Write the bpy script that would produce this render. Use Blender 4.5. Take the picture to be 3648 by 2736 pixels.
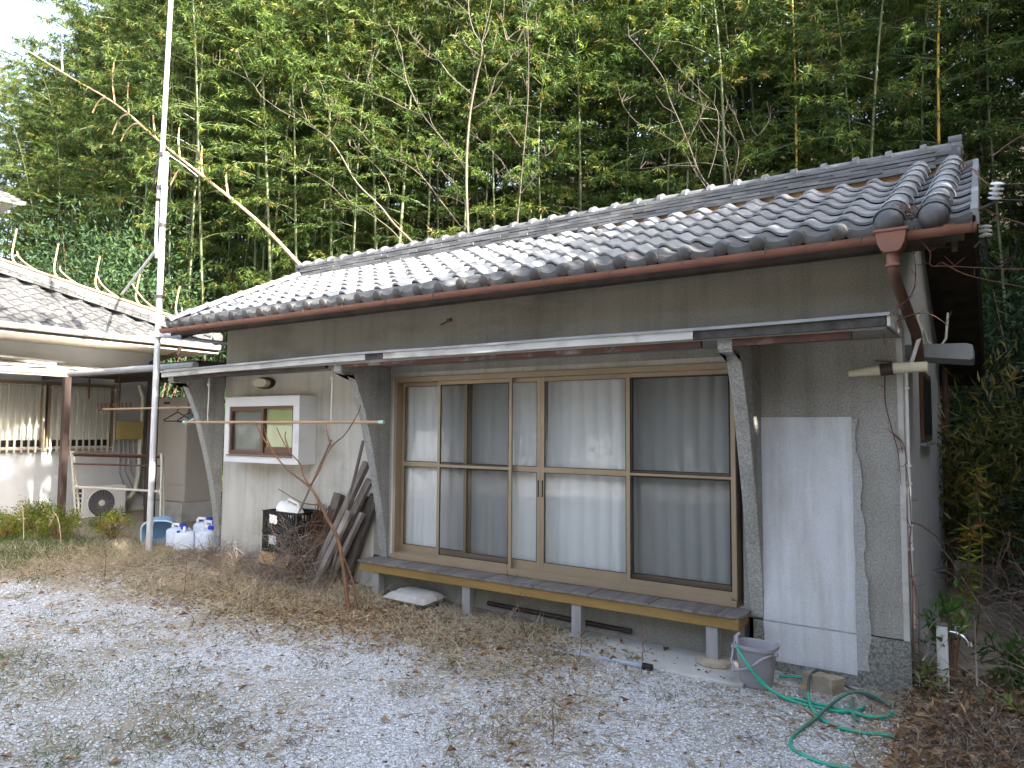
import bpy, bmesh, math, random
import numpy as np
from mathutils import Vector, Matrix, noise as mnoise
PI = math.pi
R = math.radians
random.seed(7)
rng = np.random.default_rng(7)
for o in list(bpy.data.objects): bpy.data.objects.remove(o)
sc = bpy.context.scene
C = sc.collection

# ------------------------------------------------------------------ camera, sky, sun, exposure
cam = bpy.data.cameras.new('camera'); camo = bpy.data.objects.new('camera', cam); C.objects.link(camo)
cam.sensor_width = 36; cam.lens = 25.064; cam.clip_start = .05; cam.clip_end = 1500
yw, pt, rl = R(34.002), R(3.655), R(.383)
fw = Vector((-math.sin(yw)*math.cos(pt), math.cos(yw)*math.cos(pt), math.sin(pt)))
rt = Vector((math.cos(yw), math.sin(yw), 0)); up = rt.cross(fw)
rt2 = rt*math.cos(rl) + up*math.sin(rl); up2 = -rt*math.sin(rl) + up*math.cos(rl)
M = Matrix((rt2, up2, -fw)).transposed().to_4x4(); M.translation = (.5098, -5.5235, 1.7557)
camo.matrix_world = M
sc.camera = camo

SUN_AZ, SUN_EL = R(-9), R(29)          # azimuth from +X towards +Y
w = bpy.data.worlds.new('World'); sc.world = w; w.use_nodes = True
nt = w.node_tree; bg = nt.nodes['Background']
sky = nt.nodes.new('ShaderNodeTexSky'); sky.sky_type = 'NISHITA'; sky.sun_disc = False
sky.sun_elevation = SUN_EL; sky.sun_rotation = PI/2 - SUN_AZ; sky.air_density = 1.0; sky.dust_density = 4.0; sky.ozone_density = .6
hs = nt.nodes.new('ShaderNodeHueSaturation'); hs.inputs['Saturation'].default_value = .70   # whole sky desaturated so that shaded surfaces turn less blue
nt.links.new(sky.outputs[0], hs.inputs['Color']); nt.links.new(hs.outputs[0], bg.inputs[0]); bg.inputs[1].default_value = .15
sl = bpy.data.lights.new('sun', 'SUN'); sl.energy = 5.0; sl.angle = R(.53); sl.color = (1, .935, .83)
so = bpy.data.objects.new('sun', sl); C.objects.link(so)
sd = Vector((math.cos(SUN_EL)*math.cos(SUN_AZ), math.cos(SUN_EL)*math.sin(SUN_AZ), math.sin(SUN_EL)))
so.rotation_euler = sd.to_track_quat('Z', 'Y').to_euler(); so.location = sd*40
vs = sc.view_settings; vs.view_transform = 'Standard'; vs.look = 'None'; vs.gamma = 1; vs.exposure = 2.62
vs.use_curve_mapping = False
sc.cycles.max_bounces = 10; sc.cycles.transparent_max_bounces = 24

# ------------------------------------------------------------------ materials
def nodes(name):
    m = bpy.data.materials.new(name); m.use_nodes = True
    return m, m.node_tree, m.node_tree.nodes['Principled BSDF']
def N(t, kind, **kw):
    n = t.nodes.new(kind)
    for k, v in kw.items():
        if k in n.inputs: n.inputs[k].default_value = v
        else: setattr(n, k, v)
    return n
def ramp(t, stops, interp='LINEAR'):
    n = t.nodes.new('ShaderNodeValToRGB'); n.color_ramp.interpolation = interp
    while len(n.color_ramp.elements) < len(stops): n.color_ramp.elements.new(.5)
    for e, (p, c) in zip(n.color_ramp.elements, stops):
        e.position = p; e.color = (*c, 1) if len(c) == 3 else c
    return n
def mixc(t, a, b, fac, mode='MIX'):
    n = t.nodes.new('ShaderNodeMix'); n.data_type = 'RGBA'; n.blend_type = mode
    for s, v in ((n.inputs[0], fac), (n.inputs[6], a), (n.inputs[7], b)):
        if hasattr(v, 'is_linked'): t.links.new(v, s)
        else: s.default_value = v if not isinstance(v, tuple) else (*v, 1)
    return n.outputs[2]
def mat(name, c1, c2=None, scale=3., rough=.7, bump=0., bscale=80., bdist=.004, spec=.35, metal=0., stretch=(1, 1, 1), dirt=None, dscale=1.5, dlo=.5, dhi=.7, rnd=0., contrast=(.35, .65), dstretch=(1, 1, 1), speck=0., speckscale=110., drips=0.):
    """general procedural surface: two tones of noise, a dirt colour in patches, per-object variation, fine bump"""
    m, t, p = nodes(name)
    tc = N(t, 'ShaderNodeTexCoord')
    geo = N(t, 'ShaderNodeNewGeometry')
    mp = N(t, 'ShaderNodeMapping'); mp.inputs['Scale'].default_value = stretch
    t.links.new(geo.outputs['Position'], mp.inputs[0])
    n1 = N(t, 'ShaderNodeTexNoise', Scale=scale, Detail=6., Roughness=.6); t.links.new(mp.outputs[0], n1.inputs[0])
    c2 = c2 or tuple(x*.8 for x in c1)
    r = ramp(t, [(contrast[0], c1), (contrast[1], c2)]); t.links.new(n1.outputs[0], r.inputs[0])
    col = r.outputs[0]
    if dirt:
        mp2 = N(t, 'ShaderNodeMapping'); mp2.inputs['Scale'].default_value = dstretch; mp2.inputs['Location'].default_value = (3.1, 7.7, 1.3)
        t.links.new(geo.outputs['Position'], mp2.inputs[0])
        n2 = N(t, 'ShaderNodeTexNoise', Scale=dscale, Detail=8., Roughness=.65); t.links.new(mp2.outputs[0], n2.inputs[0])
        r2 = ramp(t, [(dlo, (0, 0, 0)), (dhi, (1, 1, 1))]); t.links.new(n2.outputs[0], r2.inputs[0])
        col = mixc(t, col, dirt, r2.outputs[0])
    if speck:
        n4 = N(t, 'ShaderNodeTexNoise', Scale=speckscale, Detail=3.); t.links.new(geo.outputs['Position'], n4.inputs[0])
        r4 = ramp(t, [(.36, (1-speck,)*3), (.62, (1+speck*.35,)*3)]); t.links.new(n4.outputs[0], r4.inputs[0])
        col = mixc(t, col, r4.outputs[0], 1., 'MULTIPLY')
    if drips:
        mp5 = N(t, 'ShaderNodeMapping'); mp5.inputs['Scale'].default_value = (9, 9, .55); t.links.new(geo.outputs['Position'], mp5.inputs[0])
        n5 = N(t, 'ShaderNodeTexNoise', Scale=1., Detail=5., Roughness=.6); t.links.new(mp5.outputs[0], n5.inputs[0])
        r5 = ramp(t, [(.46, (1, 1, 1)), (.72, (1-drips, 1-drips*1.03, 1-drips*1.08))]); t.links.new(n5.outputs[0], r5.inputs[0])
        col = mixc(t, col, r5.outputs[0], 1., 'MULTIPLY')
    if rnd:
        oi = N(t, 'ShaderNodeObjectInfo')
        mr = N(t, 'ShaderNodeMapRange'); mr.inputs[3].default_value = 1-rnd; mr.inputs[4].default_value = 1+rnd
        t.links.new(oi.outputs['Random'], mr.inputs[0])
        cc = N(t, 'ShaderNodeCombineColor')
        for i in range(3): t.links.new(mr.outputs[0], cc.inputs[i])
        col = mixc(t, col, cc.outputs[0], 1., 'MULTIPLY')
    t.links.new(col, p.inputs['Base Color'])
    p.inputs['Roughness'].default_value = rough; p.inputs['Metallic'].default_value = metal; p.inputs['Specular IOR Level'].default_value = spec
    if bump:
        nb = N(t, 'ShaderNodeTexNoise', Scale=bscale, Detail=4.); t.links.new(mp.outputs[0], nb.inputs[0])
        b = N(t, 'ShaderNodeBump', Strength=bump, Distance=bdist); t.links.new(nb.outputs[0], b.inputs['Height']); t.links.new(b.outputs[0], p.inputs['Normal'])
    return m
def leafmat(name, stops, trans=.4, rough=.45, spec=.4, rnd=.2, tcol=1.3):
    """foliage: colour from the 'tint' attribute through a ramp, some light passing through"""
    m, t, p = nodes(name)
    at = N(t, 'ShaderNodeAttribute', attribute_name='tint')
    r = ramp(t, stops); t.links.new(at.outputs['Fac'], r.inputs[0])
    oi = N(t, 'ShaderNodeObjectInfo')
    mr = N(t, 'ShaderNodeMapRange'); mr.inputs[3].default_value = 1-rnd; mr.inputs[4].default_value = 1+rnd
    t.links.new(oi.outputs['Random'], mr.inputs[0])
    cc = N(t, 'ShaderNodeCombineColor')
    for i in range(3): t.links.new(mr.outputs[0], cc.inputs[i])
    col = mixc(t, r.outputs[0], cc.outputs[0], 1., 'MULTIPLY')
    t.links.new(col, p.inputs['Base Color']); p.inputs['Roughness'].default_value = rough; p.inputs['Specular IOR Level'].default_value = spec
    if trans:
        tr = N(t, 'ShaderNodeBsdfTranslucent')
        cb = mixc(t, col, (tcol*1.1, tcol, tcol*.45), 1., 'MULTIPLY'); t.links.new(cb, tr.inputs[0])
        mx = N(t, 'ShaderNodeMixShader'); mx.inputs[0].default_value = trans
        t.links.new(p.outputs[0], mx.inputs[1]); t.links.new(tr.outputs[0], mx.inputs[2])
        t.links.new(mx.outputs[0], t.nodes['Material Output'].inputs[0])
    return m
MT = {}
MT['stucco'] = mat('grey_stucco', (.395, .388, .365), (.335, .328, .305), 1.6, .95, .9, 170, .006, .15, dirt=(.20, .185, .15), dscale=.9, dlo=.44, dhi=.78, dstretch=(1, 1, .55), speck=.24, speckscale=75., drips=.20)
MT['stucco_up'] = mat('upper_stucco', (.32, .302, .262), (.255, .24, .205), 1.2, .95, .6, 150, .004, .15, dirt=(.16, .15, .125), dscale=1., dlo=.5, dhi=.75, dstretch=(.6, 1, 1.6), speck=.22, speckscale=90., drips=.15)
MT['cream'] = mat('cream_plaster', (.60, .58, .53), (.52, .50, .45), 1.3, .95, .5, 120, .004, .15, dirt=(.33, .285, .21), dscale=1.1, dlo=.50, dhi=.78, speck=.12, speckscale=90., drips=.22)
MT['fin'] = mat('fin_plaster', (.42, .415, .395), (.35, .345, .325), 2.2, .95, 1., 150, .006, .15, dirt=(.24, .23, .205), dscale=2.5, dlo=.52, dhi=.75, speck=.32, speckscale=75., drips=.2)
MT['white_plaster'] = mat('white_plaster', (.60, .615, .645), (.55, .562, .59), 3., .9, .4, 60, .004, .2, drips=.2, speck=.10, dirt=(.43, .42, .39), dscale=2.2, dlo=.50, dhi=.8, dstretch=(2, 1, .4))
MT['grey_skim'] = mat('grey_skim', (.40, .40, .395), (.34, .34, .33), 4., .95, .7, 90, .005, .15, speck=.2)
MT['plinth'] = mat('washed_aggregate', (.27, .27, .245), (.13, .13, .115), 60, .95, 1., 95, .008, .2, contrast=(.42, .6), dirt=(.36, .36, .34), dscale=5, dlo=.55, dhi=.75)
MT['whitewash'] = mat('white_paint_weathered', (.50, .49, .46), (.40, .39, .365), 4., .75, .3, 60, .003, .3, dirt=(.21, .175, .14), dscale=5, dlo=.53, dhi=.74, dstretch=(.6, 1, 1))
MT['white_clean'] = mat('white_window_surround', (.74, .74, .74), (.68, .68, .68), 3., .7, .2, 60, .002, .3, dirt=(.55, .53, .49), dscale=3, dlo=.6, dhi=.8)
MT['fascia_black'] = mat('black_stained_fascia', (.035, .033, .031), (.085, .08, .074), 9., .9, .4, 60, .003, .2, dirt=(.42, .41, .39), dscale=7, dlo=.66, dhi=.74, dstretch=(1, 1, .5))
MT['flashing'] = mat('zinc_flashing', (.30, .31, .32), (.22, .23, .235), 5., .55, 0, spec=.35, metal=.2, dirt=(.28, .26, .23), dscale=6, dlo=.58, dhi=.75, dstretch=(.6, 1, 1))
MT['red_batten'] = mat('red_rotten_batten', (.125, .052, .036), (.07, .042, .033), 8., .85, .5, 50, .004, .2, stretch=(.5, 1, 1), dirt=(.24, .21, .18), dscale=5, dlo=.54, dhi=.72)
MT['soffit'] = mat('soffit_board', (.30, .29, .27), (.25, .24, .22), 2., .9, .2, 80, .002, .2, dirt=(.18, .16, .13), dscale=2, dlo=.55, dhi=.8)
MT['dark_wood'] = mat('dark_eave_wood', (.065, .05, .04), (.035, .028, .022), 6., .85, .4, 40, .003, .2)
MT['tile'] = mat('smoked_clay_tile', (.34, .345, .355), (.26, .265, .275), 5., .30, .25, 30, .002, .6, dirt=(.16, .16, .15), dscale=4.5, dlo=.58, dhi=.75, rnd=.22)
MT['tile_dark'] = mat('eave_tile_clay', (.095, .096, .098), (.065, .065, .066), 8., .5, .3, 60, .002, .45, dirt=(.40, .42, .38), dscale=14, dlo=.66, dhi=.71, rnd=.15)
MT['tile_shaded'] = mat('shade_darkened_tile', (.115, .117, .12), (.075, .075, .077), 7., .55, .3, 40, .002, .4, dirt=(.24, .23, .20), dscale=6, dlo=.58, dhi=.72, rnd=.3)  # tile clay made darker in colour to stand in for partial shade
MT['timber_pale'] = mat('pale_old_timber', (.30, .275, .25), (.19, .17, .155), 7., .9, .8, 40, .005, .15, stretch=(1.5, 1.5, .3))
MT['noshi'] = mat('ridge_tile_clay', (.145, .147, .152), (.09, .09, .092), 9., .5, .4, 60, .002, .45, dirt=(.26, .25, .23), dscale=6, dlo=.6, dhi=.75, rnd=.3, stretch=(.4, 1, 1))
MT['clay'] = mat('orange_bedding_clay', (.40, .22, .09), (.27, .16, .08), 12., .95, .8, 60, .006, .1)
MT['gutter'] = mat('red_brown_gutter', (.26, .115, .075), (.195, .09, .062), 5., .5, .2, 30, .002, .35, dirt=(.10, .07, .04), dscale=6, dlo=.6, dhi=.75, dstretch=(.5, 1, 2))
MT['downpipe'] = mat('brown_downpipe', (.14, .078, .056), (.10, .058, .044), 5., .6, .2, 40, .002, .3)
MT['bracket'] = mat('dull_iron', (.17, .15, .14), (.10, .09, .085), 12., .6, 0, metal=.4)
MT['sash'] = mat('bronze_aluminium', (.34, .265, .18), (.30, .235, .16), 3., .42, .05, 200, .001, .4, metal=.35, dirt=(.20, .16, .11), dscale=3, dlo=.62, dhi=.85)
MT['pale_bar'] = mat('pale_aluminium', (.54, .52, .47), (.48, .46, .42), 3., .45, 0, metal=.15)
MT['sash_brown'] = mat('brown_aluminium', (.13, .065, .04), (.10, .05, .032), 3., .45, 0, metal=.2)
MT['black_rubber'] = mat('black_gasket', (.02, .02, .02), None, 3, .7)
MT['deck'] = mat('weathered_deck', (.20, .185, .175), (.125, .115, .11), 7., .75, .5, 45, .003, .3, stretch=(2.2, .35, 1), dirt=(.27, .24, .16), dscale=2.5, dlo=.58, dhi=.8, rnd=.12)
MT['beam'] = mat('olive_treated_beam', (.30, .19, .065), (.225, .145, .052), 4., .75, .4, 40, .003, .3, stretch=(.3, 1, 2.5), dirt=(.12, .09, .04), dscale=1.6, dlo=.6, dhi=.75, dstretch=(.5, 1, 3))
MT['post_wood'] = mat('grey_weathered_post', (.33, .325, .33), (.24, .235, .235), 6., .85, .6, 40, .004, .2, stretch=(2, 2, .3))
MT['old_wood'] = mat('old_grey_timber', (.205, .175, .155), (.115, .098, .088), 7., .9, .8, 40, .005, .15, stretch=(1.5, 1.5, .3), rnd=.35)
MT['concrete'] = mat('pale_concrete', (.50, .495, .47), (.42, .415, .39), 4., .95, .5, 70, .004, .15, dirt=(.30, .27, .22), dscale=2.2, dlo=.55, dhi=.75)
MT['stone'] = mat('tan_stone', (.40, .335, .25), (.29, .245, .19), 9., .95, .9, 30, .01, .15)
MT['curtain'] = None
MT['white_metal'] = mat('white_enamel', (.74, .74, .72), (.70, .70, .68), 3., .35, 0, spec=.45)
MT['steel'] = mat('galvanised_steel', (.60, .62, .65), (.54, .56, .59), 6., .45, 0, spec=.5, metal=.35, dirt=(.40, .41, .42), dscale=4, dlo=.58, dhi=.78)
MT['chrome'] = mat('chrome', (.85, .86, .88), None, 3, .12, metal=1.)
MT['pvc'] = mat('ivory_pvc', (.66, .64, .56), (.60, .58, .50), 5., .45, 0, spec=.4)
MT['pvc_grey'] = mat('blue_grey_pvc', (.33, .37, .44), (.27, .30, .36), 5., .5)
MT['plastic_grey'] = mat('grey_bucket_plastic', (.30, .295, .325), (.26, .255, .285), 4., .45, .05, 40, .002, .4, dirt=(.37, .36, .36), dscale=4, dlo=.6, dhi=.8)
MT['plastic_black'] = mat('black_crate_plastic', (.008, .008, .009), (.013, .013, .014), 6., .5, spec=.22)
MT['plastic_blue'] = mat('blue_cap_plastic', (.03, .075, .55), (.025, .06, .45), 4., .35)
MT['basket_blue'] = mat('pale_blue_plastic', (.32, .52, .72), (.27, .46, .66), 4., .4)
MT['rim_blue'] = mat('very_pale_blue_plastic', (.55, .70, .82), (.50, .65, .77), 4., .4)
MT['black'] = mat('flat_black', (.012, .012, .013), None, 3, .6)
MT['dark'] = mat('dark_interior', (.03, .028, .026), None, 3, .9)
MT['interior'] = mat('room_plaster', (.6, .58, .53), None, 3, .9)
MT['print_white'] = mat('white_print', (.72, .72, .70), (.10, .10, .10), 120, .6, contrast=(.5, .62))
MT['paper'] = mat('grey_cement_paper', (.50, .49, .46), (.38, .37, .345), 5., .8, .6, 18, .01, .2, dirt=(.25, .22, .18), dscale=7, dlo=.62, dhi=.72)
MT['cardboard'] = mat('brown_cardboard', (.44, .28, .14), (.35, .22, .11), 5., .9, .3, 30, .003, .1, dirt=(.15, .09, .05), dscale=3, dlo=.58, dhi=.7)
MT['hose_green'] = mat('green_hose', (.03, .36, .24), (.025, .30, .20), 6., .38, spec=.45)
MT['hose_dull'] = mat('dusty_green_hose', (.09, .17, .12), (.07, .26, .18), 7., .55, contrast=(.45, .6))
MT['hose_grey'] = mat('grey_hose', (.10, .10, .085), (.06, .09, .07), 7., .6)
MT['yellow_box'] = mat('ochre_steel_box', (.44, .36, .14), (.40, .32, .13), 4., .5, dirt=(.28, .2, .09), dscale=4, dlo=.62, dhi=.8)
MT['brown_steel'] = mat('dark_brown_steel', (.055, .036, .03), (.042, .028, .024), 4., .5, dirt=(.16, .07, .04), dscale=5, dlo=.62, dhi=.75)
MT['beige_steel'] = mat('beige_steel', (.47, .43, .385), (.43, .395, .35), 2., .5)
MT['grey_wall'] = mat('pale_grey_wall', (.50, .515, .54), (.45, .463, .485), 1.6, .9, .3, 140, .003, .2, dirt=(.38, .36, .33), dscale=1.2, dlo=.55, dhi=.8)
MT['cream_board'] = mat('cream_fascia_board', (.60, .56, .49), (.54, .50, .435), 2., .7, dirt=(.42, .35, .26), dscale=3, dlo=.6, dhi=.8)
MT['sheet'] = mat('corrugated_sheet', (.72, .71, .68), (.64, .63, .60), 2., .5)
MT['rust'] = mat('rusty_rail', (.07, .04, .03), (.14, .06, .035), 14., .8, .5, 60, .003)
MT['twig'] = mat('brown_twig', (.20, .115, .07), (.13, .075, .05), 20., .8, rnd=.15)
MT['bark_pale'] = mat('pale_bark', (.155, .135, .10), (.105, .092, .07), 9., .85, .4, 30, .004, .2, dirt=(.14, .12, .09), dscale=6, dlo=.55, dhi=.75)
MT['bark_dull'] = mat('dull_bark', (.10, .085, .065), (.075, .062, .05), 9., .85, .4, 30, .004, .2)
MT['bark_red'] = mat('reddish_bark', (.22, .115, .065), (.14, .085, .055), 12., .85, .5, 30, .004, .2, dirt=(.38, .30, .22), dscale=9, dlo=.62, dhi=.72)
MT['vine'] = mat('red_brown_vine', (.17, .075, .05), (.11, .06, .045), 20., .8)
MT['culm'] = mat('green_culm', (.055, .075, .028), (.095, .105, .042), 1.2, .45, 0, spec=.4, rnd=.35, dirt=(.17, .165, .11), dscale=3, dlo=.68, dhi=.8)
MT['culm_gold'] = mat('golden_culm', (.52, .33, .045), (.42, .28, .05), 2.5, .42, 0, spec=.4, dirt=(.25, .20, .06), dscale=3, dlo=.6, dhi=.75)
MT['culm_dry'] = mat('dry_tan_bamboo', (.46, .30, .17), (.38, .25, .15), 3., .55, 0, spec=.35, dirt=(.30, .23, .17), dscale=3, dlo=.55, dhi=.75)
MT['soil'] = mat('forest_soil', (.040, .034, .024), (.022, .02, .014), 4., .95, .8, 30, .02, .1, dirt=(.075, .055, .035), dscale=9, dlo=.5, dhi=.65)
G1 = [(0, (.028, .064, .016)), (.5, (.072, .12, .024)), (.86, (.15, .19, .038)), (.96, (.18, .185, .05)), (1, (.30, .22, .08))]
MT['bamboo_leaf'] = leafmat('bamboo_leaf', G1, .38, .5, .3, .3)
MT['evergreen'] = leafmat('evergreen_leaf', [(0, (.015, .035, .016)), (.6, (.03, .060, .025)), (1, (.06, .095, .03))], .25, .6, .2, .2)
MT['sasa'] = leafmat('bamboo_grass_leaf', [(0, (.055, .09, .022)), (.5, (.13, .155, .04)), (.8, (.26, .225, .075)), (1, (.38, .29, .11))], .4, .5, .4, .1)
MT['weed'] = leafmat('yellow_green_weed', [(0, (.06, .10, .02)), (.45, (.17, .23, .035)), (.8, (.34, .33, .05)), (1, (.34, .16, .06))], .4, .5, .3, .1)
MT['fresh'] = leafmat('fresh_green_leaf', [(0, (.04, .11, .03)), (.6, (.09, .20, .045)), (1, (.28, .30, .07))], .4, .45, .4, .1)
MT['grass'] = leafmat('short_green_grass', [(0, (.045, .085, .025)), (.6, (.09, .14, .035)), (1, (.24, .22, .09))], .3, .6, .3, 0)
MT['straw'] = leafmat('dry_straw', [(0, (.22, .17, .125)), (.5, (.42, .35, .25)), (1, (.60, .53, .40))], .15, .7, .2, 0)
MT['litter'] = leafmat('dead_leaves', [(0, (.13, .075, .05)), (.4, (.25, .15, .085)), (.75, (.37, .26, .15)), (1, (.50, .41, .27))], .15, .75, .2, 0)
MT['brush'] = leafmat('dead_brush', [(0, (.13, .095, .075)), (.6, (.25, .20, .165)), (1, (.39, .33, .28))], .0, .8, .15, 0)
MT['pebble'] = leafmat('pebbles', [(0, (.27, .27, .275)), (.4, (.48, .485, .49)), (1, (.72, .725, .73))], 0, .8, .25, 0)

def glass():
    m, t, p = nodes('window_glass')
    tr = N(t, 'ShaderNodeBsdfTransparent'); tr.inputs[0].default_value = (.985, .99, .985, 1)
    gl = N(t, 'ShaderNodeBsdfGlossy', Roughness=.015); gl.inputs[0].default_value = (.95, .97, 1, 1)
    fr = N(t, 'ShaderNodeFresnel', IOR=1.5); geo = N(t, 'ShaderNodeNewGeometry')
    iv = N(t, 'ShaderNodeMath', operation='SUBTRACT'); iv.inputs[0].default_value = 1; t.links.new(geo.outputs['Backfacing'], iv.inputs[1])
    mu = N(t, 'ShaderNodeMath', operation='MULTIPLY'); t.links.new(fr.outputs[0], mu.inputs[0]); t.links.new(iv.outputs[0], mu.inputs[1])
    mx = N(t, 'ShaderNodeMixShader'); t.links.new(mu.outputs[0], mx.inputs[0]); t.links.new(tr.outputs[0], mx.inputs[1]); t.links.new(gl.outputs[0], mx.inputs[2])
    t.links.new(mx.outputs[0], t.nodes['Material Output'].inputs[0]); t.nodes.remove(p)
    return m
def screenmat():
    m, t, p = nodes('insect_screen')
    tr = N(t, 'ShaderNodeBsdfTransparent'); df = N(t, 'ShaderNodeBsdfDiffuse'); df.inputs[0].default_value = (.045, .043, .04, 1)
    mx = N(t, 'ShaderNodeMixShader'); mx.inputs[0].default_value = .36
    t.links.new(tr.outputs[0], mx.inputs[1]); t.links.new(df.outputs[0], mx.inputs[2]); t.links.new(mx.outputs[0], t.nodes['Material Output'].inputs[0]); t.nodes.remove(p)
    return m
def cloth(name, c, tr_=.35):
    m, t, p = nodes(name)
    p.inputs['Base Color'].default_value = (*c, 1); p.inputs['Roughness'].default_value = .9; p.inputs['Specular IOR Level'].default_value = .1
    tr = N(t, 'ShaderNodeBsdfTranslucent'); tr.inputs[0].default_value = (*c, 1)
    mx = N(t, 'ShaderNodeMixShader'); mx.inputs[0].default_value = tr_
    t.links.new(p.outputs[0], mx.inputs[1]); t.links.new(tr.outputs[0], mx.inputs[2]); t.links.new(mx.outputs[0], t.nodes['Material Output'].inputs[0])
    return m
def milky(name, c):
    m, t, p = nodes(name); p.inputs['Base Color'].default_value = (*c, 1); p.inputs['Roughness'].default_value = .4
    p.inputs['Subsurface Weight'].default_value = .3; p.inputs['Subsurface Radius'].default_value = (.03, .03, .03)
    return m
MT['glass'] = glass(); MT['screen'] = screenmat(); MT['curtain'] = cloth('lace_curtain', (.60, .61, .62), .10)
MT['blind'] = mat('green_blind', (.42, .47, .20), (.37, .42, .17), 2., .7)
MT['blind_grey'] = mat('grey_green_blind', (.46, .48, .40), (.42, .44, .36), 2., .7)
MT['jug'] = milky('translucent_jug', (.66, .72, .82)); MT['bottle'] = milky('white_bottle', (.80, .80, .78)); MT['lamp'] = milky('ivory_lamp_cover', (.60, .57, .43))
def frosted():
    m, t, p = nodes('frosted_window'); geo = N(t, 'ShaderNodeNewGeometry'); n = N(t, 'ShaderNodeTexNoise', Scale=1.2)
    t.links.new(geo.outputs['Position'], n.inputs[0]); r = ramp(t, [(.35, (.74, .74, .68)), (.65, (.84, .83, .77))]); t.links.new(n.outputs[0], r.inputs[0])
    t.links.new(r.outputs[0], p.inputs['Base Color']); p.inputs['Roughness'].default_value = .3
    return m
MT['frosted'] = frosted()
def gravelmat():
    m, t, p = nodes('white_gravel')
    geo = N(t, 'ShaderNodeNewGeometry'); pos = geo.outputs['Position']
    v = N(t, 'ShaderNodeTexVoronoi', Scale=62.); t.links.new(pos, v.inputs['Vector'])
    vd = N(t, 'ShaderNodeTexVoronoi', Scale=62., feature='DISTANCE_TO_EDGE'); t.links.new(pos, vd.inputs['Vector'])
    sep = N(t, 'ShaderNodeSeparateColor'); t.links.new(v.outputs['Color'], sep.inputs[0])
    stone = ramp(t, [(0, (.32, .32, .315)), (.3, (.49, .49, .485)), (.75, (.65, .65, .645)), (1, (.76, .76, .75))]); t.links.new(sep.outputs[0], stone.inputs[0])
    gap = ramp(t, [(0, (.20, .19, .175)), (.10, (1, 1, 1))]); t.links.new(vd.outputs['Distance'], gap.inputs[0])
    grav = mixc(t, stone.outputs[0], gap.outputs[0], 1., 'MULTIPLY')
    # soil and old grass showing through in patches
    n = N(t, 'ShaderNodeTexNoise', Scale=.75, Detail=9., Roughness=.68); t.links.new(pos, n.inputs[0])
    n3 = N(t, 'ShaderNodeTexNoise', Scale=14., Detail=6., Roughness=.7); t.links.new(pos, n3.inputs[0])
    soilc = ramp(t, [(.3, (.19, .155, .115)), (.55, (.33, .285, .22)), (.7, (.25, .235, .15))]); t.links.new(n3.outputs[0], soilc.inputs[0])
    sx = N(t, 'ShaderNodeSeparateXYZ'); t.links.new(pos, sx.inputs[0])
    def sm(src, a, b):
        q = N(t, 'ShaderNodeMapRange', interpolation_type='SMOOTHSTEP'); q.inputs[1].default_value = a; q.inputs[2].default_value = b; t.links.new(src, q.inputs[0]); return q.outputs[0]
    def math_(op, a, b=0.):
        q = N(t, 'ShaderNodeMath', operation=op)
        for i, x in enumerate((a, b)):
            if hasattr(x, 'is_linked'): t.links.new(x, q.inputs[i])
            else: q.inputs[i].default_value = x
        return q.outputs[0]
    # bands: along the house, the far left, the right corner
    house = math_('MULTIPLY', sm(sx.outputs[1], -1.35, -.35), sm(sx.outputs[0], -1.2, -2.6))
    left = math_('MULTIPLY', sm(sx.outputs[0], -6.2, -8.6), sm(sx.outputs[1], -2.5, -1.3))
    right = math_('MULTIPLY', sm(sx.outputs[0], -.35, .15), 1.)
    band = math_('MAXIMUM', math_('MAXIMUM', house, left), right)
    f = math_('ADD', math_('MULTIPLY', band, .42), n.outputs[0])
    f2 = math_('ADD', f, math_('MULTIPLY', math_('SUBTRACT', n3.outputs[0], .5), .5))
    fr = ramp(t, [(.47, (0, 0, 0)), (.66, (1, 1, 1))]); t.links.new(f2, fr.inputs[0])
    col = mixc(t, grav, soilc.outputs[0], fr.outputs[0])
    t.links.new(col, p.inputs['Base Color']); p.inputs['Roughness'].default_value = .9; p.inputs['Specular IOR Level'].default_value = .15
    b = N(t, 'ShaderNodeBump', Strength=.8, Distance=.008); t.links.new(vd.outputs['Distance'], b.inputs['Height'])
    b2 = N(t, 'ShaderNodeBump', Strength=.5, Distance=.03); t.links.new(n3.outputs[0], b2.inputs['Height']); t.links.new(b.outputs[0], b2.inputs['Normal'])
    t.links.new(b2.outputs[0], p.inputs['Normal'])
    return m
MT['gravel'] = gravelmat()

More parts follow.
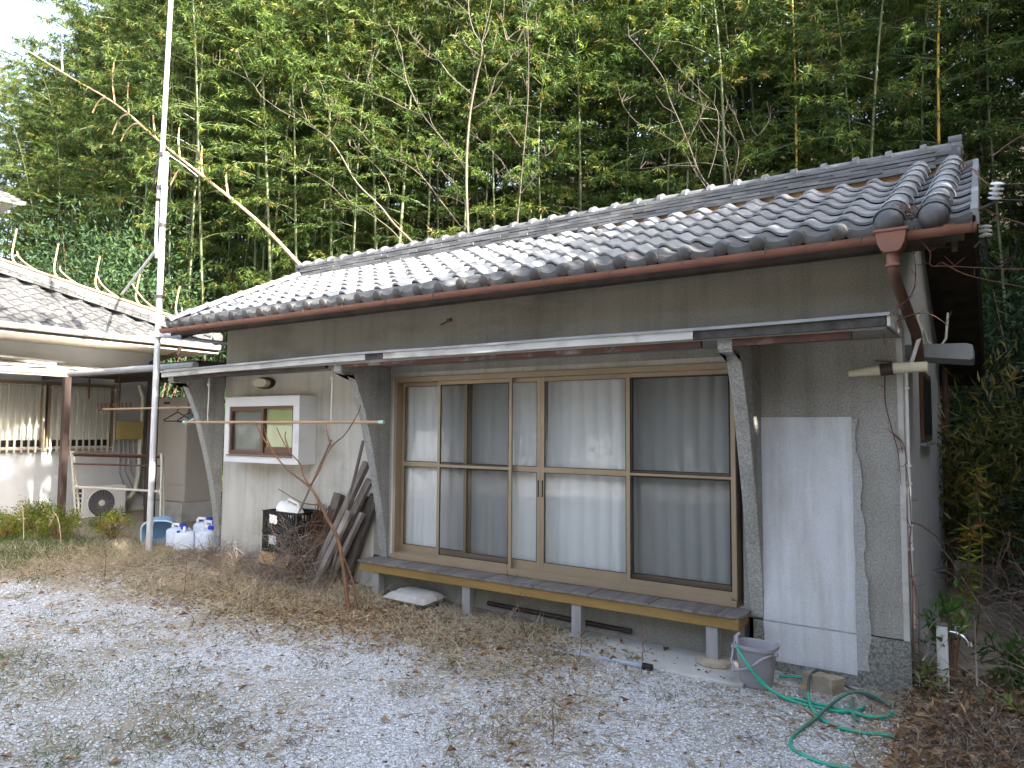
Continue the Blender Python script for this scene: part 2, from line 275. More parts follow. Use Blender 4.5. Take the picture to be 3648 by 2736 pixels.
# ------------------------------------------------------------------ mesh helpers
class MB:
    def __init__(s): s.v = []; s.f = []; s.m = []; s.t = []
    def add(s, vs, fs, mi=0, tint=None):
        b = len(s.v); s.v += [tuple(x) for x in vs]; s.f += [tuple(i+b for i in f) for f in fs]; s.m += [mi]*len(fs)
        s.t += [tint if tint is not None else .5]*len(vs)
        return s
    def box(s, a, b, mi=0):
        x0, x1 = sorted((a[0], b[0])); y0, y1 = sorted((a[1], b[1])); z0, z1 = sorted((a[2], b[2]))
        return s.add([(x0,y0,z0),(x1,y0,z0),(x1,y1,z0),(x0,y1,z0),(x0,y0,z1),(x1,y0,z1),(x1,y1,z1),(x0,y1,z1)],
                     [(3,2,1,0),(4,5,6,7),(0,1,5,4),(1,2,6,5),(2,3,7,6),(3,0,4,7)], mi)
    def bar(s, p, q, wx, wy, upv=(0,0,1), mi=0):
        """rectangular bar from p to q, wx wide, wy thick"""
        p, q = Vector(p), Vector(q); d = (q-p).normalized(); u = Vector(upv)
        a = d.cross(u)
        if a.length < 1e-4: a = d.cross(Vector((1,0,0)))
        a.normalize(); b = a.cross(d).normalized()
        vs = []
        for c in (p, q):
            for sx, sy in ((-1,-1),(1,-1),(1,1),(-1,1)): vs.append(c + a*sx*wx/2 + b*sy*wy/2)
        return s.add(vs, [(3,2,1,0),(4,5,6,7),(0,1,5,4),(1,2,6,5),(2,3,7,6),(3,0,4,7)], mi)
    def tube(s, pts, r, n=8, cap=True, mi=0, tint=None):
        pts = [Vector(p) for p in pts]; k = len(pts)
        rs = list(r) if hasattr(r, '__len__') else [r]*k
        vs = []; prev = None
        for i, p in enumerate(pts):
            d = (pts[min(i+1, k-1)] - pts[max(i-1, 0)])
            d = d.normalized() if d.length > 1e-9 else Vector((0,0,1))
            if prev is None: a = d.orthogonal().normalized()
            else:
                a = prev - d*prev.dot(d)
                a = a.normalized() if a.length > 1e-6 else d.orthogonal().normalized()
            prev = a; b = d.cross(a)
            for j in range(n):
                t = 2*PI*j/n; vs.append(p + (a*math.cos(t) + b*math.sin(t))*rs[i])
        fs = [(i*n+j, i*n+(j+1) % n, (i+1)*n+(j+1) % n, (i+1)*n+j) for i in range(k-1) for j in range(n)]
        if cap: fs += [tuple(range(n-1, -1, -1)), tuple(range((k-1)*n, k*n))]
        return s.add(vs, fs, mi, tint)
    def lathe(s, prof, c=(0,0,0), n=16, axis='z', mi=0, caps=True):
        vs = []
        for r, h in prof:
            for j in range(n):
                t = 2*PI*j/n; x, y = r*math.cos(t), r*math.sin(t)
                q = (x, y, h) if axis == 'z' else ((x, h, y) if axis == 'y' else (h, x, y))
                vs.append((q[0]+c[0], q[1]+c[1], q[2]+c[2]))
        k = len(prof)
        fs = [(i*n+j, i*n+(j+1) % n, (i+1)*n+(j+1) % n, (i+1)*n+j) for i in range(k-1) for j in range(n)]
        if caps: fs += [tuple(range(n-1, -1, -1)), tuple(range((k-1)*n, k*n))]
        return s.add(vs, fs, mi)
    def prism(s, poly, ax, a, b, mi=0):
        """polygon (two coords) extruded along axis ax from a to b"""
        k = len(poly)
        def P(p, h): return (h, p[0], p[1]) if ax == 'x' else ((p[0], h, p[1]) if ax == 'y' else (p[0], p[1], h))
        vs = [P(p, a) for p in poly] + [P(p, b) for p in poly]
        fs = [tuple(range(k-1, -1, -1)), tuple(range(k, 2*k))] + [(i, (i+1) % k, k+(i+1) % k, k+i) for i in range(k)]
        return s.add(vs, fs, mi)
    def xf(s, mtx, start=0):
        for i in range(start, len(s.v)): s.v[i] = tuple(mtx @ Vector(s.v[i]))
        return s
    def mesh(s, name, mats, smooth=None, off=(0,0,0), tint=False):
        me = bpy.data.meshes.new(name)
        me.from_pydata([(x-off[0], y-off[1], z-off[2]) for x, y, z in s.v], [], s.f)
        for m in (mats if isinstance(mats, (list, tuple)) else [mats]): me.materials.append(m)
        if any(s.m): me.polygons.foreach_set('material_index', s.m)
        bm = bmesh.new(); bm.from_mesh(me); bmesh.ops.recalc_face_normals(bm, faces=bm.faces); bm.to_mesh(me); bm.free()
        if tint:
            at = me.attributes.new('tint', 'FLOAT', 'POINT'); at.data.foreach_set('value', s.t)
        if smooth is not None:
            me.shade_smooth()
            if smooth > 0: me.set_sharp_from_angle(angle=R(smooth))
        me.update()
        return me
WL = {}
def setp(o, label=None, cat=None, group=None, kind=None):
    for k, v in (('label', label), ('category', cat), ('group', group), ('kind', kind)):
        if v: o[k] = v
    return o
def thing(name, loc, label, cat, group=None):
    o = bpy.data.objects.new(name, None); o.empty_display_size = .2; C.objects.link(o); o.location = loc; WL[o] = Vector(loc)
    return setp(o, label, cat, group)
def obj(name, mb, mats=None, parent=None, smooth=None, bevel=0., loc=None, label=None, tint=False):
    """one mesh object; vertices given in world space; loc = where its origin goes"""
    base = Vector(loc) if loc is not None else (WL[parent] if parent is not None else Vector((0,0,0)))
    me = mb if isinstance(mb, bpy.types.Mesh) else mb.mesh(name, mats, smooth, base, tint)
    o = bpy.data.objects.new(name, me); C.objects.link(o); WL[o] = base
    if parent is not None: o.parent = parent; o.location = base - WL[parent]
    else: o.location = base
    if bevel:
        b = o.modifiers.new('bevel', 'BEVEL'); b.width = bevel; b.segments = 2; b.limit_method = 'ANGLE'; b.angle_limit = R(50)
    if label: o['label'] = label
    return o
def inst(name, me, parent, loc, rot=(0,0,0), scale=None):
    o = bpy.data.objects.new(name, me); C.objects.link(o); o.parent = parent; o.location = Vector(loc) - WL[parent]; o.rotation_euler = rot
    if scale: o.scale = scale
    return o
def lone(name, mb, mats, loc, label, cat, group=None, smooth=None, bevel=0.):
    return setp(obj(name, mb, mats, None, smooth, bevel, loc), label, cat, group)
def npmesh(name, V, F, m, tint=None, smooth=False):
    """V (n,3), F (k,3 or 4) arrays"""
    me = bpy.data.meshes.new(name); k = F.shape[1]
    me.vertices.add(len(V)); me.vertices.foreach_set('co', np.ascontiguousarray(V, dtype=np.float32).ravel())
    me.loops.add(F.size); me.loops.foreach_set('vertex_index', np.ascontiguousarray(F, dtype=np.int32).ravel())
    me.polygons.add(len(F)); me.polygons.foreach_set('loop_start', np.arange(0, F.size, k, dtype=np.int32))
    me.update(calc_edges=True); me.materials.append(m)
    if tint is not None:
        at = me.attributes.new('tint', 'FLOAT', 'POINT'); at.data.foreach_set('value', np.ascontiguousarray(tint, dtype=np.float32))
    if smooth: me.shade_smooth()
    me.validate()
    return me
def nrm(a): return a/np.maximum(np.linalg.norm(a, axis=-1, keepdims=True), 1e-9)
def leaves(P, D, L, W, T, fold=.25, up=None):
    """many pointed leaves: base points P, directions D, lengths L, widths W, tints T -> V, F, tint"""
    n = len(P); D = nrm(D)
    U = rng.normal(size=(n, 3)) if up is None else up + rng.normal(size=(n, 3))*.5
    S = nrm(np.cross(D, U)); Nn = np.cross(S, D)
    mid = P + D*(L*.42)[:, None]
    lift = Nn*(W*fold)[:, None]
    V = np.stack([P, mid + S*(W/2)[:, None] + lift, P + D*L[:, None] - Nn*(L*.12)[:, None], mid - S*(W/2)[:, None] + lift], 1).reshape(-1, 3)
    b = np.arange(n)*4
    F = np.concatenate([np.stack([b, b+1, b+2], 1), np.stack([b, b+2, b+3], 1)])
    return V, F, np.repeat(T, 4)
def blades(P, D, L, W, T, bend=.4):
    """thin bent strips (dry stalks, grass): 2 segments tapering to a point"""
    n = len(P); D = nrm(D); S = nrm(np.cross(D, rng.normal(size=(n, 3))))
    B = rng.normal(size=(n, 3)); B[:, 2] = -np.abs(B[:, 2])
    mid = P + D*(L*.5)[:, None]; tip = P + D*L[:, None] + nrm(B)*(L*bend)[:, None]*.6
    V = np.stack([P - S*(W/2)[:, None], P + S*(W/2)[:, None], mid - S*(W*.4)[:, None], mid + S*(W*.4)[:, None], tip], 1).reshape(-1, 3)
    b = np.arange(n)*5
    F = np.concatenate([np.stack([b, b+1, b+3], 1), np.stack([b, b+3, b+2], 1), np.stack([b+2, b+3, b+4], 1)])
    return V, F, np.repeat(T, 5)
def gz(x, y):
    """height of the yard"""
    g = -.0185*min(max(x, -12.5), 0)
    if x < -12.5: g += 0
    if x > .25: g -= min((x-.25)*.12, .25)
    return g + .012*mnoise.noise((x*.9, y*.9, 0)) 
def gza(X, Y): return np.array([gz(float(a), float(b)) for a, b in zip(X, Y)])
# ------------------------------------------------------------------ ground and hillside
xs = np.concatenate([[-400, -150, -60, -35, -25, -20, -17], np.arange(-15, 3.01, .12), [4, 6, 9, 14, 25, 60, 150, 400]])
ys = np.concatenate([[-400, -150, -60, -30, -16, -10, -7.5], np.arange(-6, 2.01, .12), [2.6, 3.4, 4.2, 5, 6, 8, 12, 20, 60, 150, 400]])
XX, YY = np.meshgrid(xs, ys, indexing='ij')
ZZ = np.array([gz(float(a), float(b)) if -16 < a < 10 and -12 < b < 6 else (-.0185*min(max(a, -12.5), 0) - (min((a-.25)*.12, .25) if a > .25 else 0)) for a, b in zip(XX.ravel(), YY.ravel())])
nx, ny = XX.shape
idx = np.arange(nx*ny).reshape(nx, ny)
F = np.stack([idx[:-1, :-1], idx[1:, :-1], idx[1:, 1:], idx[:-1, 1:]], -1).reshape(-1, 4)
obj('ground', npmesh('ground', np.stack([XX.ravel(), YY.ravel(), ZZ], 1), F, MT['gravel'], smooth=True))['kind'] = 'structure'
def hill(x, y):
    y0 = 5.4 if x > -7.5 else 3.2
    t = min(max((x+9.5)/3., 0), 1); y0 = 3.0 + 2.6*t*t*(3-2*t)
    d = max(y-y0, 0)
    return -.35 + min(d*.60, .9 + d*.52) + (0 if d > 0 else -.3) + .12*mnoise.noise((x*.7, y*.7, 3)) + (.25 if x < -8 else 0)
xs = np.concatenate([np.arange(-60, -26, 3), np.arange(-26, 6, .4), np.arange(6, 40, 3)]); ys = np.concatenate([np.arange(1.6, 12, .4), np.arange(12, 50, 2.5)])
XX, YY = np.meshgrid(xs, ys, indexing='ij'); nx, ny = XX.shape; idx = np.arange(nx*ny).reshape(nx, ny)
ZZ = np.array([hill(float(a), float(b)) for a, b in zip(XX.ravel(), YY.ravel())])
F = np.stack([idx[:-1, :-1], idx[1:, :-1], idx[1:, 1:], idx[:-1, 1:]], -1).reshape(-1, 4)
obj('hillside', npmesh('hillside', np.stack([XX.ravel(), YY.ravel(), ZZ], 1), F, MT['soil'], smooth=True))['kind'] = 'structure'
m = MB(); m.prism([(-5.0, .0), (-5.05, -.42), (-3.6, -.47), (-2.2, -.56), (-1.0, -.56), (-.95, -.54), (-.95, 0)], 'z', -.1, .043)
s_ = obj('concrete_apron', m, MT['concrete'], None, bevel=.01); s_['kind'] = 'structure'

# ------------------------------------------------------------------ the tiled house
L_ = -7.65; DEPTH = 4.3
H = thing('tiled_house', (-3.8, 0, 0), 'long single storey plastered house with a grey tiled roof and glazed sliding doors', 'house')
m = MB()   # front wall round the door opening
m.box((L_, 0, -.1), (-4.70, .15, 3.02)); m.box((-4.70, 0, 2.32), (-1.10, .15, 3.02)); m.box((-4.70, 0, -.1), (-1.10, .15, .455)); 
# lower left wall cream, the rest grey: separate parts
m = MB(); m.box((L_, 0, 2.42), (0, .15, 3.03))
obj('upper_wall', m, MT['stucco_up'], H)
m = MB(); m.box((L_, 0, -.1), (-4.97, .15, 2.42)); obj('front_wall', m, MT['cream'], H, label='cream plastered wall round the small window')
m = MB(); m.box((-4.97, 0, 2.325), (-1.09, .15, 2.42)); m.box((-1.09, 0, .365), (0, .15, 2.42)); m.box((-4.97, 0, .37), (-4.70, .15, 2.325)); m.box((-4.97, .0, -.1), (-1.09, .15, .43))
obj('front_wall', m, MT['stucco'], H, label='grey rough stucco wall round the glazed doors')
m = MB(); m.box((-1.02, -.012, -.12), (.012, .15, .358)); obj('plinth', m, MT['plinth'], H)
m = MB(); m.box((-.15, .15, -.3), (0, DEPTH, 3.0)); m.prism([(.05, 3.0), (1.6, 3.86), (DEPTH-.05, 2.7), (DEPTH-.05, 2.62), (.05, 2.62)], 'x', -.14, .002)
obj('side_wall', m, MT['grey_wall'], H)
m = MB(); m.box((L_, .15, -.1), (L_+.15, DEPTH, 2.9)); m.prism([(.15, 2.9), (1.6, 3.84), (DEPTH, 2.7)], 'x', L_, L_+.15); m.box((L_+.15, DEPTH-.15, -.1), (-.15, DEPTH, 2.9))
obj('rear_wall', m, MT['grey_wall'], H)
m = MB()   # the room behind the doors
m.box((-4.72, 1.6, .40), (-1.08, 1.62, 2.45)); m.box((-4.74, .15, .40), (-4.72, 1.6, 2.45)); m.box((-1.08, .15, .40), (-1.06, 1.6, 2.45)); m.box((-4.72, .15, 2.43), (-1.08, 1.6, 2.45)); m.box((-4.72, .15, .40), (-1.08, 1.6, .44))
obj('room', m, MT['interior'], H)
# white repair patch with a ragged right edge
random.seed(3)
def ragged(xa, za, zb, n, amp):
    return [(xa + amp*(mnoise.noise((i*.9, xa*7, 2))) + (i/n)*-.02 + .012*math.sin(i*2.9)*mnoise.noise((i*.37, 2, 2)), za + (zb-za)*i/n) for i in range(n+1)]
ed = [(-.285 + .055*(1-(z-.1)/1.75) + .030*mnoise.noise((z*5, 3.3, 2)) + .014*mnoise.noise((z*17, 1.3, 5)) + .006*mnoise.noise((z*50, 2, 2)), z) for z in np.linspace(1.845, .12, 70)]
m = MB(); m.prism([(-.955, 1.85)] + ed + [(-.94, .07)], 'y', -.0142, -.0005); obj('plaster_patch', m, MT['grey_skim'], H, label='pale grey skim along the ragged edge of the repair')
ed = [(-.318+.012*mnoise.noise((i*.5, 4, 2)), 1.86 - 1.78*i/16) for i in range(17)]
m = MB(); m.prism([(-.95, 1.86)] + [e for e in ed if e[1] > .366] + [(-.318, .366), (-.945, .366)], 'y', -.0165, -.004)
m.prism([(-.945, .354), (-.318, .354)] + [e for e in ed if e[1] < .354] + [(-.93, .08)], 'y', -.0165, -.004)
obj('plaster_patch', m, MT['white_plaster'], H, label='white replastered panel right of the glazed doors')
m = MB(); m.box((-.03, -.014, .36), (.006, -.0, 2.40)); m.box((-.0, -.014, .36), (.008, .05, 2.95)); obj('corner_trim', m, MT['whitewash'], H, bevel=.004)
m = MB(); m.box((-1.02, -.006, .3575), (.004, .02, .3655)); obj('plinth_joint', m, MT['black'], H)

# fins
prof = [(0, 2.40), (-.70, 2.40), (-.70, 2.315), (-.535, 2.305), (-.50, 2.23), (-.36, 1.91), (-.275, 1.62), (-.20, 1.36), (-.125, 1.05), (-.065, .74), (-.03, .50), (-.022, .375), (0, .375)]
for x, z0 in ((-7.77, .0), (-4.865, .0), (-1.045, 0.)):
    m = MB(); m.prism([(y, z) for y, z in prof], 'x', x, x+.105)
    obj('fin', m, MT['fin'], H, bevel=.008)
    m = MB(); m.prism([(-.705, 2.403), (-.705, 2.31), (-.53, 2.30), (-.50, 2.24), (-.36, 1.92), (-.275, 1.63), (-.20, 1.37), (-.125, 1.06), (-.065, .75), (-.03, .5), (-.03+.02, .5), (-.05, .75), (-.11, 1.06), (-.185, 1.37), (-.26, 1.63), (-.345, 1.92), (-.485, 2.24), (-.515, 2.285), (-.69, 2.295), (-.69, 2.403)], 'x', x+.003, x+.102)
    obj('fin_edge', m, MT['fin'], H)
# canopy over doors and window
m = MB(); m.prism([(.0, 2.405), (-.74, 2.375), (-.74, 2.45), (0, 2.55)], 'x', -7.79, -.004); obj('canopy', m, MT['soffit'], H)
def sag(x): return .004*math.sin(x*1.1) + .0025*math.sin(x*2.7+1) + (.012*(x+5.3) if x < -5.3 else 0)
def fascia(x0, x1, z0, z1, y0, y1, mt, name='fascia_board', jag=0, label=None):
    m = MB(); n = max(2, int((x1-x0)/.25)); vs = []; fs = []
    for i in range(n+1):
        x = x0 + (x1-x0)*i/n; s = sag(x); j = jag*mnoise.noise((x*6, 1, 1))
        vs += [(x, y0, z0+s+j), (x, y1, z0+s+j), (x, y1, z1+s), (x, y0, z1+s)]
    for i in range(n):
        for a in range(4): fs.append((i*4+a, i*4+(a+1) % 4, i*4+4+(a+1) % 4, i*4+4+a))
    fs += [(0, 1, 2, 3), (4*n+3, 4*n+2, 4*n+1, 4*n)]
    m.add(vs, fs); return obj(name, m, mt, H, label=label)
fascia(-7.80, -4.36, 2.392, 2.447, -.775, -.742, MT['whitewash'], label='white fascia board left of the gap')
fascia(-4.36, -4.12, 2.398, 2.447, -.765, -.742, MT['fascia_black'], label='bare black gap between the white boards')
fascia(-4.12, -1.19, 2.392, 2.450, -.782, -.742, MT['whitewash'], label='white fascia board above the glazed doors')
fascia(-1.19, -.005, 2.388, 2.447, -.775, -.742, MT['fascia_black'], jag=.004, label='fascia end stained black with flaking paint')
fascia(-7.81, .02, 2.4475, 2.467, -.793, -.70, MT['flashing'], 'flashing')
fascia(-7.6, -4.95, 2.345, 2.386, -.735, -.70, MT['dark_wood'], 'batten', .006)
fascia(-4.7, -1.15, 2.338, 2.386, -.735, -.70, MT['red_batten'], 'batten', .016, 'rotten red painted batten under the canopy')
fascia(-.93, -.20, 2.330, 2.384, -.735, -.70, MT['red_batten'], 'batten', .005, 'red batten end under the stained fascia')
m = MB(); m.prism([(-.772, 2.388), (-.772, 2.452), (0, 2.56), (0, 2.405)], 'x', .001, .02); obj('canopy_end', m, MT['whitewash'], H)
# roof deck, eave, underlay
SL = .47; Z0 = 3.035; Y0 = -.52; TH = math.atan(SL)
def rz(y): return Z0 + SL*(y-Y0)
m = MB(); m.prism([(Y0+.02, rz(Y0)-.055), (1.6, rz(1.6)-.03), (1.6, rz(1.6)-.12), (Y0+.02, rz(Y0)-.125)], 'x', -8.10, .40)
m.prism([(1.6, rz(1.6)-.02), (4.95, rz(1.6)-.02-SL*3.35), (4.95, rz(1.6)-.12-SL*3.35), (1.6, rz(1.6)-.12)], 'x', -8.10, .42)
RF = obj('roof', m, MT['dark_wood'], H)
m = MB(); m.prism([(-.45, 2.93), (.05, 3.15), (.05, 3.0), (0, 3.0), (-.45, 2.9)], 'x', L_-.3, .3); obj('eave_board', m, MT['dark_wood'], H)
m = MB()
for x in (-7.95, .33): m = MB(); m.prism([(-.45, 2.92), (1.6, rz(1.6)-.13), (1.6, rz(1.6)-.25), (-.45, 2.86)], 'x', x, x+.03); obj('barge_board', m, MT['dark_wood'], H)
m = MB(); m.prism([(1.6, rz(1.6)-.02), (4.95, rz(1.6)-.02-SL*3.35), (4.95, rz(1.6)+.03-SL*3.35), (1.6, rz(1.6)+.03)], 'x', -8.12, .45); obj('rear_slope', m, MT['tile_dark'], H)

# tiles: one mesh per kind, placed one by one
PITCH = .2592; NC = 8; SX = .2525; SS = SX/math.cos(TH)
PF = [(-.047, .010), (-.040, .026), (-.022, .038), (.004, .041), (.026, .033), (.047, .015), (.072, -.004), (.105, -.016), (.14, -.018), (.175, -.010), (.205, .000), (.2225, .004)]
def tile_mesh(name, eave=False, edge=False):
    """profile across x, s up the slope, n out of it; the lower end rides on the tile below"""
    m = MB(); n = len(PF); ln = SS + .035; vs = []
    PFx = PF if not edge else PF[:10] + [(.20, .006), (.2225, .012)]
    for s, lift in ((-.008, .036), (ln, .004)):
        for x, h in PFx: vs.append((x, s, h+lift))
    for x, h in PFx: vs.append((x, -.008, h+.036-.018))
    vs += [(PFx[0][0], -.008, PFx[0][1]-.012), (PFx[0][0], ln, PFx[0][1]-.03)]
    fs = [(i, i+1, n+i+1, n+i) for i in range(n-1)] + [(i+1, i, 2*n+i, 2*n+i+1) for i in range(n-1)] + [(0, n, 3*n+1, 3*n)]
    m.add(vs, fs)
    if eave:   # hanging apron and the round boss
        vs = []; k = 9
        for i in range(k):
            x = .035 + (.2225-.035)*i/(k-1); h = np.interp(x, [a for a, _ in PFx], [b for _, b in PFx]) + .036
            d = .072 - .012*abs(2*i/(k-1)-1)**2
            vs += [(x, -.012, h), (x, -.028, h-d*.55), (x, -.026, h-d), (x, -.006, h-d)]
        fs = [(i*4+j, i*4+4+j, i*4+5+j, i*4+1+j) for i in range(k-1) for j in range(3)]
        m.add(vs, fs)
        st = len(m.v)
        m.lathe([(.057, .03), (.057, -.016), (.053, -.027), (.039, -.036), (.018, -.040), (.001, -.041)], (0, 0, .024), 16, 'y', 0, False)
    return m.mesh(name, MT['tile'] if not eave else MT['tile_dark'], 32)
ME_T = tile_mesh('roof_tile'); ME_E = tile_mesh('eave_tile', True)
def half_round(name, r, ln, mt, n=9, ball=False, lip=.024):
    m = MB(); vs = []; rings = [(-.006, r+.008), (.022, r+.013), (.042, r+.010), (.05, r-.002), (ln, r*.80)]
    for s, rr in rings:
        for j in range(n+1):
            t = PI*j/n; vs.append((rr*math.cos(t)*1.0, s, rr*math.sin(t)+.0))
    k = n+1
    fs = [(i*k+j, i*k+j+1, i*k+k+j+1, i*k+k+j) for i in range(len(rings)-1) for j in range(n)]
    m.add(vs, fs)
    vs = []
    for rr in (r, r-.018):
        for j in range(n+1): t = PI*j/n; vs.append((rr*math.cos(t), -.004, rr*math.sin(t)))
    m.add(vs, [(j, j+1, k+j+1, k+j) for j in range(n)])
    if ball: m.lathe([(r*1.0, .06), (r*1.02, 0), (r*.98, -.03), (r*.82, -.062), (r*.5, -.085), (r*.2, -.094), (.001, -.096)], (0, 0, .0), 14, 'y', 0, False)
    return m.mesh(name, mt, 40)
ROT = (TH, 0, 0)
def tpos(x, c, dn=0.): 
    y = Y0 + SX*c
    return (x, y - dn*math.sin(TH), rz(y) + dn*math.cos(TH))
random.seed(11)
for k in range(-2, 31):
    x = -.294 - PITCH*k
    for c in range(NC):
        dx, dr = random.gauss(0, .0025), random.gauss(0, .006)
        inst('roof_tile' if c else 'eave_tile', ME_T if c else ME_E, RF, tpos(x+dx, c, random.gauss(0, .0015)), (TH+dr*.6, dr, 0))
# verge tile column on the right with its upturned edge, round rows near both gables
m = MB(); m.prism([(-.0, .006), (.0, .042), (.018, .05), (.04, .046), (.045, -.05), (.03, -.05), (.025, .006)], 'y', -.01, SS+.03); ME_V = m.mesh('verge_tile', MT['tile'], 35)
for c in range(NC):
    inst('verge_tile', ME_V, RF, tpos(.434, c, .012), ROT)
    inst('verge_tile', ME_V, RF, tpos(-8.095, c, .012), (TH, 0, 0), (-1, 1, 1))
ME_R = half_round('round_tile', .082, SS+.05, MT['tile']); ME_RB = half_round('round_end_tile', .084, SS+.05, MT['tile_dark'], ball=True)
ME_L = half_round('round_tile', .058, SS+.05, MT['tile']); ME_LB = half_round('round_end_tile', .056, SS+.05, MT['tile_dark'], ball=False)
for row, (x, ma, mb_) in enumerate(((.005, ME_R, ME_RB), (.247, ME_R, ME_RB), (-8.055, ME_L, ME_LB))):
    for c in range(NC):
        inst('round_tile', ma if (c or row == 2) else mb_, RF, tpos(x + .05*c/NC*(row < 2), c+(.0 if c else -.06), .035 + (.012 if row < 2 else .028)), (TH+.05, 0, 0))
# ridge: clay bedding, five courses of flat tiles, half round caps with raised rings
RX0, RX1 = -8.10, .30
m = MB(); m.box((RX0+.02, 1.47, rz(1.5)-.06), (RX1-.02, 1.77, 4.19)); RG = obj('ridge', m, MT['noshi'], H)
m = MB(); m.box((-3.6, 1.452, rz(1.44)-.06), (RX1+.03, 1.80, 4.035)); obj('bedding', m, MT['clay'], RG, label='orange clay bedding showing under the ridge tiles')
m = MB(); m.box((-.1355, -.10, -.014), (.1355, .10, .014))
ME_N = m.mesh('ridge_tile', MT['noshi'])
for c in range(5):
    n = 31
    for i in range(n):
        x = RX0 + .135 + (i + (.5 if c % 2 else 0))*(RX1-RX0-.27)/(n-.5)
        inst('ridge_tile', ME_N, RG, (x, 1.505 + c*.011 + (.008 if c % 2 else 0) + random.gauss(0, .005), 4.018 + c*.0385 + random.gauss(0, .0015)), (random.gauss(.05, .015), random.gauss(0, .006), random.gauss(0, .006)))
m = MB(); vs = []; rings = [(-.137, .084), (-.09, .088), (-.082, .062), (.137, .058)]
for s, rr in rings:
    for j in range(9): t = PI*j/8; vs.append((s, rr*math.cos(t)*1.35, rr*math.sin(t)))
m.add(vs, [(i*9+j, i*9+j+1, i*9+10+j, i*9+9+j) for i in range(3) for j in range(8)] + [tuple(range(8, -1, -1))])
ME_C = m.mesh('ridge_cap', MT['noshi'], 40)
for i in range(31): inst('ridge_cap', ME_C, RG, (RX0+.14+i*.2715, 1.62, 4.205), (random.gauss(0, .01), 0, PI if False else 0))
m = MB()   # end ornaments
m.box((.285, 1.44, 4.0), (.325, 1.80, 4.16)); m.lathe([(.085, .25), (.09, .30), (.085, .36), (.05, .365)], (0, 1.62, 4.185), 14, 'x'); m.lathe([(.075, .26), (.08, .31), (.075, .35), (.04, .355)], (0, 1.52, 4.10), 14, 'x'); m.lathe([(.06, .26), (.06, .36)], (0, 1.62, 4.265), 12, 'x')
obj('ridge_end', m, MT['tile_dark'], RG, 35)
m = MB(); m.box((-8.16, 1.46, 4.0), (-8.10, 1.78, 4.2)); m.lathe([(.075, -8.2), (.08, -8.15), (.07, -8.08)], (0, 1.56, 4.16), 14, 'x'); m.lathe([(.05, -8.22), (.05, -8.08)], (0, 1.47, 4.05), 10, 'x')
obj('ridge_end', m, MT['tile_dark'], RG, 35)
m = MB(); m.tube([(.33, 1.60, 4.00), (.47, 1.60, 4.035)], [.06, .055], 10); obj('verge_cap', m, MT['tile_dark'], RG, 40)
# gutter
m = MB(); k = 9; vs = []; X = [-8.12, -6, -4, -2, 0, .463]
for i, x in enumerate(X):
    for rr in (.045, .040):
        for j in range(k): t = PI + PI*j/(k-1); vs.append((x, -.60 + rr*math.cos(t), 2.975 + rr*1.05*math.sin(t) + .003*math.sin(x*1.3)))
n2 = 2*k
fs = []
for i in range(len(X)-1):
    for j in range(k-1):
        fs.append((i*n2+j, i*n2+j+1, (i+1)*n2+j+1, (i+1)*n2+j)); fs.append((i*n2+k+j+1, i*n2+k+j, (i+1)*n2+k+j, (i+1)*n2+k+j+1))
    for j in (0, k-1): fs.append((i*n2+j, (i+1)*n2+j, (i+1)*n2+k+j, i*n2+k+j))
for i in (0, len(X)-1): fs += [(i*n2+j, i*n2+j+1, i*n2+k+j+1, i*n2+k+j) for j in range(k-1)] + [tuple(i*n2+j for j in range(k))]
m.add(vs, fs); 
for x, rr in ((-8.12, .046), (.457, .046)):
    m.prism([(-.60+rr*math.cos(PI+PI*j/8), 2.987+rr*1.05*math.sin(PI+PI*j/8)) for j in range(9)], 'x', x, x+.008)
GU = obj('gutter', m, MT['gutter'], H, 50)
m = MB(); vs = []
m.tube([(0, -.60+.0485*math.cos(PI+PI*j/10), 2.985+.051*math.sin(PI+PI*j/10)) for j in range(11)] + [(0, -.50, 3.0)], .0055, 5); ME_B = m.mesh('bracket', MT['bracket'], 60)
for i in range(15): inst('gutter_bracket', ME_B, GU, (-7.75+i*.585, 0, 0))
m = MB()
for x in (-6.9, -4.95, -3.0, -1.2, .34):
    m.tube([(x, -.60, 2.985), (x+.06, -.60, 2.985)], .056, 14)
ME = None
for x in (-6.9, -4.95, -3.0, -1.2, .30):
    m = MB(); vs = []
    for a in (x, x+.055):
        for j in range(9): t = PI + PI*j/8; vs.append((a, -.60+.0472*math.cos(t), 2.985+.0496*math.sin(t)))
    m.add(vs, [(j, j+1, 10+j, 9+j) for j in range(8)])
    obj('gutter_joint', m, MT['gutter'], GU, 60)
m = MB(); m.prism([(-.085, 2.985), (.085, 2.985), (.075, 2.91), (.055, 2.865), (.035, 2.85), (-.035, 2.85), (-.055, 2.865), (-.075, 2.91)], 'y', -.695, -.555)
m.xf(Matrix.Translation((.025, 0, 0))); m.box((-.07, -.705, 2.978), (.12, -.545, 2.995)); m.lathe([(.037, 2.86), (.036, 2.79), (.043, 2.785), (.043, 2.77)], (.027, -.625, 0), 14)
obj('gutter_hopper', m, MT['gutter'], H, 40, bevel=.006)
m = MB(); m.tube([(.027, -.625, 2.80), (.027, -.62, 2.74), (.032, -.56, 2.70), (.05, -.40, 2.62), (.085, .10, 2.44), (.085, .20, 2.36), (.085, .3, 2.25)], .034, 12)
obj('downpipe', m, MT['downpipe'], H, 50)
m = MB(); m.tube([(.055, DEPTH-.1, 2.5), (.055, DEPTH-.1, -.1)], .034, 10); obj('downpipe', m, MT['downpipe'], H, 50)
